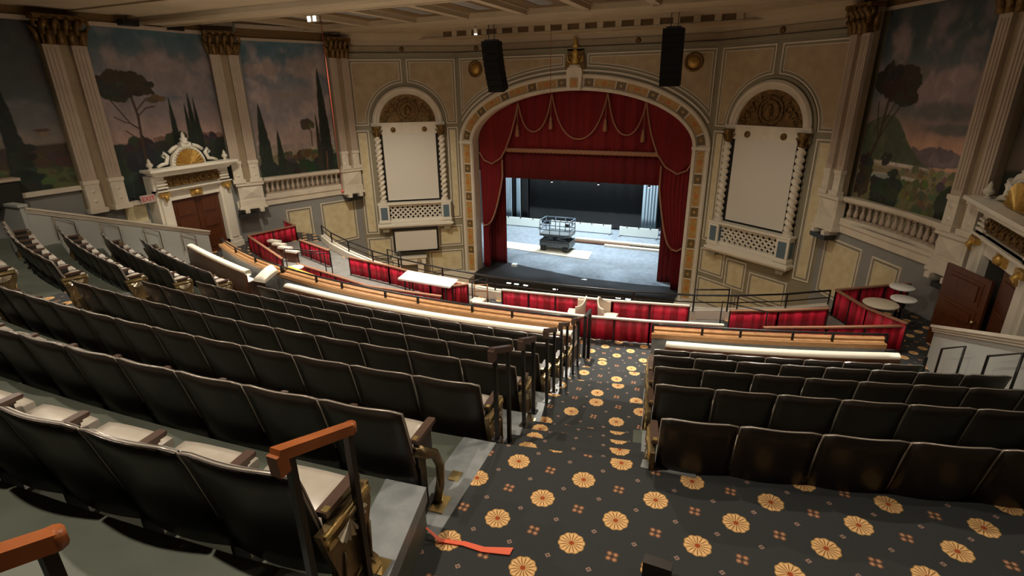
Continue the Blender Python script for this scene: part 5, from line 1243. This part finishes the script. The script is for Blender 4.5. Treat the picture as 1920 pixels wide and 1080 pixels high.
t = thing('side_table', 'small round pale table top on a stem at the left end of the middle counter', 'table', (-4.02, 9.35, -4.935))
mb = MB(); mb.lathe([(.19, 0), (.2, .01), (.2, .03), (.19, .04)], (-4.02, 9.35, -4.12), 20); obj('table_top', (mb, 'ply'), t); mb = MB(); mb.tube([(-4.02, 9.35, -4.93), (-4.02, 9.35, -4.12)], .025, 8); mb.lathe([(.14, 0), (.13, .02), (.03, .04)], (-4.02, 9.35, -4.935), 16); obj('stem', (mb, 'black'), t)
mb = MB(); mb.poly([(-4.15, 9.22), (-3.05, 8.92), (-3.03, 8.99), (-4.13, 9.29)], -4.07, -4.05, 0, lambda a, b, d: (a, b, d)); tag(obj('yellow_plank', (mb, 'bulkhead')), 'yellow wooden plank lying along the left end of the middle counter', 'plank')
bpy.data.objects['yellow_plank'].location.z = 0

# -------------------------------------------------- red curtained box partitions
BF, BT = -4.935, -4.39
def fence(pts, label, zt=BT, rail='fencewood', seg=.55, zb=BF, cloth='stripe'):
    t = thing('box_partition', label, 'partition', (pts[0][0], pts[0][1], zb))
    for (a, b), (c, d) in zip(pts[:-1], pts[1:]):
        L = math.hypot(c - a, d - b); ex, ey = (c - a) / L, (d - b) / L; nx, ny = -ey, ex; n = max(1, round(L / seg))
        mb = MB(); mb.bar((a, b, zt - .015), (c, d, zt - .015), .075, .03); obj('top_rail', (mb, rail), t)
        for k in range(n):
            u0, u1 = L * k / n + .012, L * (k + 1) / n - .012; ph = random.random() * 6
            def fn(u, v): s_ = u0 + (u1 - u0) * u; q = .012 * sin(u * 2 * pi * 3.5 + ph) * (1 - .5 * v); return (a + ex * s_ + nx * q, b + ey * s_ + ny * q, zb + .03 + (zt - .05 - zb) * v)
            mb = MB(); mb.shell(20, 1, fn, (nx * .012, ny * .012, 0)); off_ = random.random() * 20; mb.uv = lambda co: ((co[0] - a) * ex + (co[1] - b) * ey + off_, co[2]); obj('curtain', (mb, cloth), t)
        for k in range(n + 1):
            s_ = L * k / n; mb = MB(); mb.box(a + ex * s_ - .014, a + ex * s_ + .014, b + ey * s_ - .014, b + ey * s_ + .014, zb, zt - .02); obj('post', (mb, 'black'), t)
    return t
for P in ([(-8.75, 12.1), (-8.35, 13.6), (-7.46, 13.88), (-6.4, 13.15), (-5.15, 12.5), (-3.76, 11.9), (-2.6, 11.55), (-1.0, 11.25), (.15, 11.1), (.15, 10.6), (-.3, 10.15), (-.05, 9.7), (-2.03, 9.65), (-3.95, 10.12), (-5.0, 10.38), (-5.7, 10.55)], [(.85, 9.68), (3.23, 9.80), (4.62, 10.05), (5.95, 10.38), (5.9, 11.85), (5.3, 11.63), (4.0, 11.35), (2.2, 11.15), (1.0, 11.12)], [(6.1, 10.5), (6.70, 10.55), (7.82, 11.0), (9.15, 11.58), (8.64, 12.1), (8.19, 13.0), (7.2, 12.45), (6.1, 11.9)]):
    mb = MB(); mb.poly(P, -4.95, -4.928, 0, lambda a, b, d: (a, b, d)); struct('floor', mb, 'boxfloor')
fence([(.81, 9.62), (3.23, 9.77), (4.62, 10.02), (5.99, 10.36)], 'red curtained partition facing the foot of the carpeted aisle', rail='whitepaint', seg=.72)
fence([(-5.0, 10.34), (-3.95, 10.09), (-2.03, 9.60), (-.02, 9.66)], 'red curtained partition behind the middle counter, below the white table', seg=.7)
fence([(6.70, 10.52), (7.82, 10.98), (9.2, 11.60)], 'red curtained partition behind the right counter', seg=.8)
fence([(1.10, 10.56), (3.66, 10.83), (5.26, 11.14)], 'red curtained front partition beside the stage edge behind the tub chairs', rail='whitepaint', seg=.72)
fence([(6.07, 11.16), (7.0, 11.55), (7.96, 12.05)], 'short red curtained partition at the ledge on the right, nearer the centre', seg=.75)
fence([(8.19, 13.06), (8.64, 12.1), (9.21, 11.5)], 'red curtained partition slanting towards the right aisle', zt=-4.30, seg=.6)
fence([(8.19, 13.06), (9.78, 14.15)], 'dark red curtained partition against the right wall behind the round tables', zt=-4.30, seg=.7)
fence([(-8.83, 12.08), (-5.73, 10.53)], 'long red curtained partition beside the left door', seg=.62)
fence([(-8.83, 12.08), (-8.39, 13.71)], 'red curtained partition running back from the left door to the wall', seg=.85)
fence([(-8.39, 13.71), (-9.75, 14.35)], 'short dark red curtained partition in the far left corner', seg=.8)
fence([(-6.8, 12.29), (-5.05, 11.67)], 'red curtained partition in the middle of the left boxes', seg=.6)
fence([(-4.05, 11.35), (-2.52, 11.1), (-1.0, 10.75), (-.0, 10.55)], 'red curtained partition along the ledge behind the white table', seg=.75)
fence([(-.3, 10.18), (.17, 10.60)], 'short red curtained partition beside the white table', seg=.4)
for i, (x, y, lb) in enumerate([(-8.2, 12.35, 'furthest left'), (-7.75, 12.12, 'second from left'), (-7.25, 11.88, 'third from left'), (-6.75, 11.66, 'nearest the middle')]):
    t = thing('white_stool', 'low white upholstered stool in the left box, ' + lb, 'stool', (x, y, BF))
    mb = MB(); mb.box(x - .05, x + .42, y - .06, y + .12, -4.62, -4.56); obj('stool_top', (mb, 'bench'), t); mb = MB(); mb.box(x, x + .37, y - .03, y + .09, BF, -4.62); obj('stool_base', (mb, 'benchback'), t)
# short hoops of pipe by the steps between the left boxes
for P, lb in (([(-5.86, 10.78), (-4.62, 11.0)], 'thin black pipe handrail hoop between the left boxes, nearer the long partition'), ([(-5.2, 10.62), (-4.3, 10.9)], 'thin black pipe handrail hoop between the left boxes, nearer the counter'), ([(.45, 10.3), (.62, 10.75)], 'thin black pipe handrail hoop right of the white table'), ([(5.9, 11.1), (6.75, 10.85)], 'thin black pipe handrail hoop between the right boxes')):
    (a, b), (c, d) = P; mb = MB(); mb.tube([(a, b, BF), (a, b, -4.2), (c, d, -4.2), (c, d, BF)], .018, 6); tag(obj('handrail_hoop', (mb, 'black')), lb, 'rail')
# white banquet table
t = thing('banquet_table', 'white rectangular folding table tilted on its legs among the left boxes', 'table', (-.6, 10.05, BF))
mb = MB(); mb.poly([(-1.44, 10.46), (.06, 10.33), (.13, 9.80), (-1.32, 9.86)], -4.24, -4.20, 0, lambda a, b, d: (a, b, d)); obj('table_top', (mb, 'tablewhite'), t)
for x, y in ((-1.25, 10.35), (-.05, 10.25), (-.02, 9.88), (-1.18, 9.93)):
    mb = MB(); mb.tube([(x, y, BF), (x, y, -4.24)], .018, 6); obj('leg', (mb, 'black'), t)
# wooden chair and lamp like clutter beside it
t = thing('folding_chair', 'small wooden chair with a white seat between the white table and the front box', 'chair', (.62, 10.15, BF))
mb = MB(); mb.box(.5, .8, 10.05, 10.32, -4.62, -4.58); obj('seat', (mb, 'chairwhite'), t)
for x in (.52, .78):
    for y in (10.07, 10.3): mb = MB(); mb.tube([(x, y, BF), (x, y, -4.6)], .014, 6); obj('leg', (mb, 'wood'), t)
mb = MB(); mb.tube([(.5, 10.32, -4.6), (.47, 10.36, -4.3), (.8, 10.4, -4.26), (.82, 10.34, -4.6)], .018, 6); mb.tube([(.49, 10.34, -4.45), (.81, 10.37, -4.42)], .014, 6); obj('backrest', (mb, 'wood'), t)
# two tub chairs
def tub(x, y, rz, label):
    t = thing('tub_chair', label, 'chair', (x, y, BF), rz); t.scale = (.86, .86, 1.25)
    mb = MB()
    def sh(u, v):
        a = pi * (.02 + .96 * u) ; r = .25 + .03 * v; h = .26 + v * (.27 + .13 * max(0, sin(a)) ** 4); return (r * cos(a), .02 + r * sin(a) * .95, h)
    mb.shell(20, 5, sh, lambda u, v: Vector((-.03 * cos(pi * (.02 + .96 * u)), -.03 * sin(pi * (.02 + .96 * u)), .0))); o = obj('shell', (mb, 'chairwhite'), t, False)
    mb = MB(); mb.poly([(.22 * cos(q), .02 + .22 * sin(q)) for q in [pi * i / 12 for i in range(13)]] + [(-.22, -.18), (.22, -.18)], .27, .35, 0, lambda a, b, d: (a, b, d)); obj('seat_cushion', (mb, 'chairwhite'), t, False)
    for a, b in ((-.16, -.12), (.16, -.12), (-.14, .16), (.14, .16)): mb = MB(); mb.tube([(a * 1.15, b * 1.15, 0), (a, b, .28)], [.012, .018], 6); obj('leg', (mb, 'wood'), t, False)
    return t
tub(3.02, 10.12, RD(-80), 'cream tub chair turned to the left, left one of the pair in the front box')
tub(3.73, 10.2, RD(85), 'cream tub chair turned to the right, right one of the pair in the front box')
# round tables in the right box
for x, y, z, r, m_, lb in ((8.95, 12.55, -4.36, .33, 'ply', 'larger pale round table in the right box next to the slanting partition'), (9.45, 13.35, -4.20, .24, 'tablewhite', 'glossy round table in the right box nearest the wall'), (9.40, 12.85, -4.30, .24, 'tablewhite', 'glossy round table in the right box between the other two')):
    t = thing('round_table', lb, 'table', (x, y, BF)); mb = MB(); mb.lathe([(r - .01, 0), (r, .01), (r, .03), (r - .01, .04)], (x, y, z), 24); obj('table_top', (mb, m_), t); mb = MB(); mb.tube([(x, y, BF), (x, y, z)], .025, 8); mb.lathe([(.16, 0), (.15, .02), (.03, .04)], (x, y, BF), 16); obj('pedestal', (mb, 'black'), t)

# -------------------------------------------------- side parapets with handrails
def parapet(s, y0, z0, y1, z1, label):
    x = s * 9.6; w = .12; t = thing('parapet', label, 'wall', (x, (y0 + y1) / 2, z0 - .9))
    mb = MB(); mb.poly([(y0, z0), (y1, z1), (y1, z1 - 1.5), (y0, -5.3)], x - w / 2, x + w / 2, 0, lambda a, b, d: (d, a, b)); obj('parapet_wall', (mb, 'parapet'), t)
    for zz, ww, h in ((0, .26, .05), (-.05, .20, .05), (-.11, .17, .03)):
        mb = MB(); mb.poly([(y0 + .04, z0 + zz + .03), (y1, z1 + zz + .03), (y1, z1 + zz + .03 - h), (y0 + .04, z0 + zz + .03 - h)], x - ww / 2, x + ww / 2, 0, lambda a, b, d: (d, a, b)); obj('coping', (mb, 'cream'), t)
MT['parapet'] = mat('pale_blue_grey_paint', (.46, .47, .44), .6, noise=.06, scale=2)
parapet(-1, 11.22, -4.12, 6.75, -2.47, 'pale grey sloping parapet with cream coping beside the far left seats')
parapet(1, 11.15, -4.18, 5.2, -1.98, 'pale grey sloping parapet with cream coping at the right edge')
mb = MB(); mb.box(-10.7, -9.55, 6.66, 6.78, -4.2, -2.44); mb.box(-10.7, -9.52, 6.62, 6.82, -2.44, -2.38); tag(obj('parapet_return', (mb, 'parapet')), 'short wall closing the upper end of the left parapet', 'wall')
t = thing('side_box', 'dark side box with a pale rim at the far left edge of the picture', 'balcony', (-10.5, 6.6, -2.45))
mb = MB(); mb.box(-10.9, -10.12, 5.2, 7.05, -2.45, -1.90); obj('box_front', (mb, 'dark'), t)
mb = MB(); mb.box(-10.9, -10.08, 5.2, 7.10, -1.90, -1.83); obj('rim', (mb, 'pinkcream'), t)
mb = MB(); mb.box(-10.5, -10.4, 5.2, 6.85, -1.83, -.9); obj('curtain', (mb, 'velvetdark'), t)
def zp(y): return -4.12 + (11.22 - y) * .369
for k, y in enumerate((7.2, 8.2, 9.25, 10.3)):
    x = -9.47; mb = MB(); mb.tube([(x, y, zp(y) - .72), (x, y, zp(y) - .12), (x, y + .42, zp(y + .42) - .20), (x, y + .42, zp(y + .42) - .75)], .013, 6)
    tag(obj('handrail_hoop', (mb, 'iron')), 'thin bent handrail against the left parapet, %s from its upper end' % ORD[k], 'rail')
for k, (ya, za, yb, zb) in enumerate(((10.02, -4.12, 9.22, -3.70), (8.46, -3.49, 7.66, -3.06), (7.0, -2.95, 6.3, -2.6))):
    x = 9.35; mb = MB(); mb.tube([(x, ya, za - .75), (x, ya, za), (x, yb, zb), (x, yb, zb - .85)], .018, 6)
    tag(obj('handrail_hoop', (mb, 'black')), 'black pipe handrail in front of the right parapet, %s from its lower end' % ORD[k], 'rail')
for i in range(1, 6):     # side steps next to the parapets
    for s in (-1, 1):
        f = Yl if s < 0 else Yr
        mb = MB(); y0 = f(i, s * 9.3); y1 = f(i + 1, s * 9.3); mb.box(min(s * 9.45, s * 9.56), max(s * 9.45, s * 9.56), y0 - .4, y1, ZT(i) - .6, ZT(i)); struct('floor', mb, 'concrete')

# -------------------------------------------------- aisle handrails
def aisle_rail(x, y0, y1, z0, z1, zb0, zb1, label, m_='railwood'):
    t = thing('handrail', label, 'handrail', (x, (y0 + y1) / 2, min(zb0, zb1)))
    mb = MB(); mb.bar((x, y0 - .06, z0 + .02), (x, y1 + .02, z1 + .01), .05, .045); mb.bar((x, y0 - .05, z0 + .02), (x, y0 - .045, z0 - .07), .052, .05); mb.lathe([(.027, 0), (.027, .045)], (x, y1 + .02, z1 - .012), 10)
    obj('handrail_grip', (mb, m_), t)
    for y, z, zb in ((y0, z0, zb0), (y1, z1, zb1)):
        mb = MB(); mb.box(x - .015, x + .015, y - .015, y + .015, zb, z); mb.box(x - .04, x + .04, y - .04, y + .04, zb, zb + .012); obj('post', (mb, 'black'), t)
aisle_rail(4.60, 1.16, 1.47, -1.245, -1.375, -2.31, -2.31, 'orange wood handrail on two black posts at the end of the nearest seat row')
aisle_rail(4.63, .28, .43, -.92, -1.0, -1.935, -2.31, 'orange wood handrail cut by the lower left corner of the picture')
aisle_rail(4.44, 3.26, 3.50, -1.86, -1.98, -2.68, -2.87, 'dim brown handrail on black posts beside the third row end at the aisle', 'armwood')
for i, (px, y) in enumerate(((4.36, 4.02), (4.22, 5.05), (4.06, 6.05), (3.92, 7.08))):
    k = i + 1; aisle_rail(px, y, y + .25, ZT(k) + .92, ZT(k) + .80, ZT(k), ZT(k), 'black aisle handrail beside the row %s before the bench' % ORD[5 - k], 'armwood')
t = thing('end_post', 'tall black post pair at the aisle end of the middle counter', 'post', (3.72, 8.6, -4.56))
for y in (8.42, 8.72): mb = MB(); mb.box(3.70, 3.75, y - .03, y + .03, -4.935, -3.80); obj('post', (mb, 'black'), t)
mb = MB(); mb.box(3.70, 3.75, 8.39, 8.75, -3.82, -3.78); obj('cap', (mb, 'black'), t)
t = thing('low_post', 'short black post standing on the carpet at the right aisle beside the bench', 'post', (8.95, 9.3, -4.935))
mb = MB(); mb.box(8.93, 8.97, 9.28, 9.32, -4.935, -4.0); obj('post', (mb, 'black'), t)
# coral tape strip
mb = MB(); pts = [(4.42, 2.18, -2.60), (4.55, 2.17, -2.668), (4.70, 2.21, -2.672), (4.83, 2.215, -2.672), (5.0, 2.27, -2.672)]; ws = [.008, .022, .030, .034, .05]
vs = []
for (a, b, c), w in zip(pts, ws): vs += [(a, b - w * .6, c), (a, b + w * .6, c)]
vs += [(a, b, c + .004) for a, b, c in vs]
fs = [(2 * k, 2 * k + 2, 2 * k + 3, 2 * k + 1) for k in range(4)] + [(10 + 2 * k, 10 + 2 * k + 1, 10 + 2 * k + 3, 10 + 2 * k + 2) for k in range(4)]
mb.add(vs, fs); tag(obj('coral_tape', (mb, 'tape')), 'strip of bright coral tape lying across the carpet edge', 'tape')
mb = MB(); mb.box(5.77, 5.93, 2.40, 2.47, -2.68, -2.56); tag(obj('dark_post_top', (mb, 'seatwood')), 'dark wooden block at the bottom edge of the picture on the carpet', 'block')
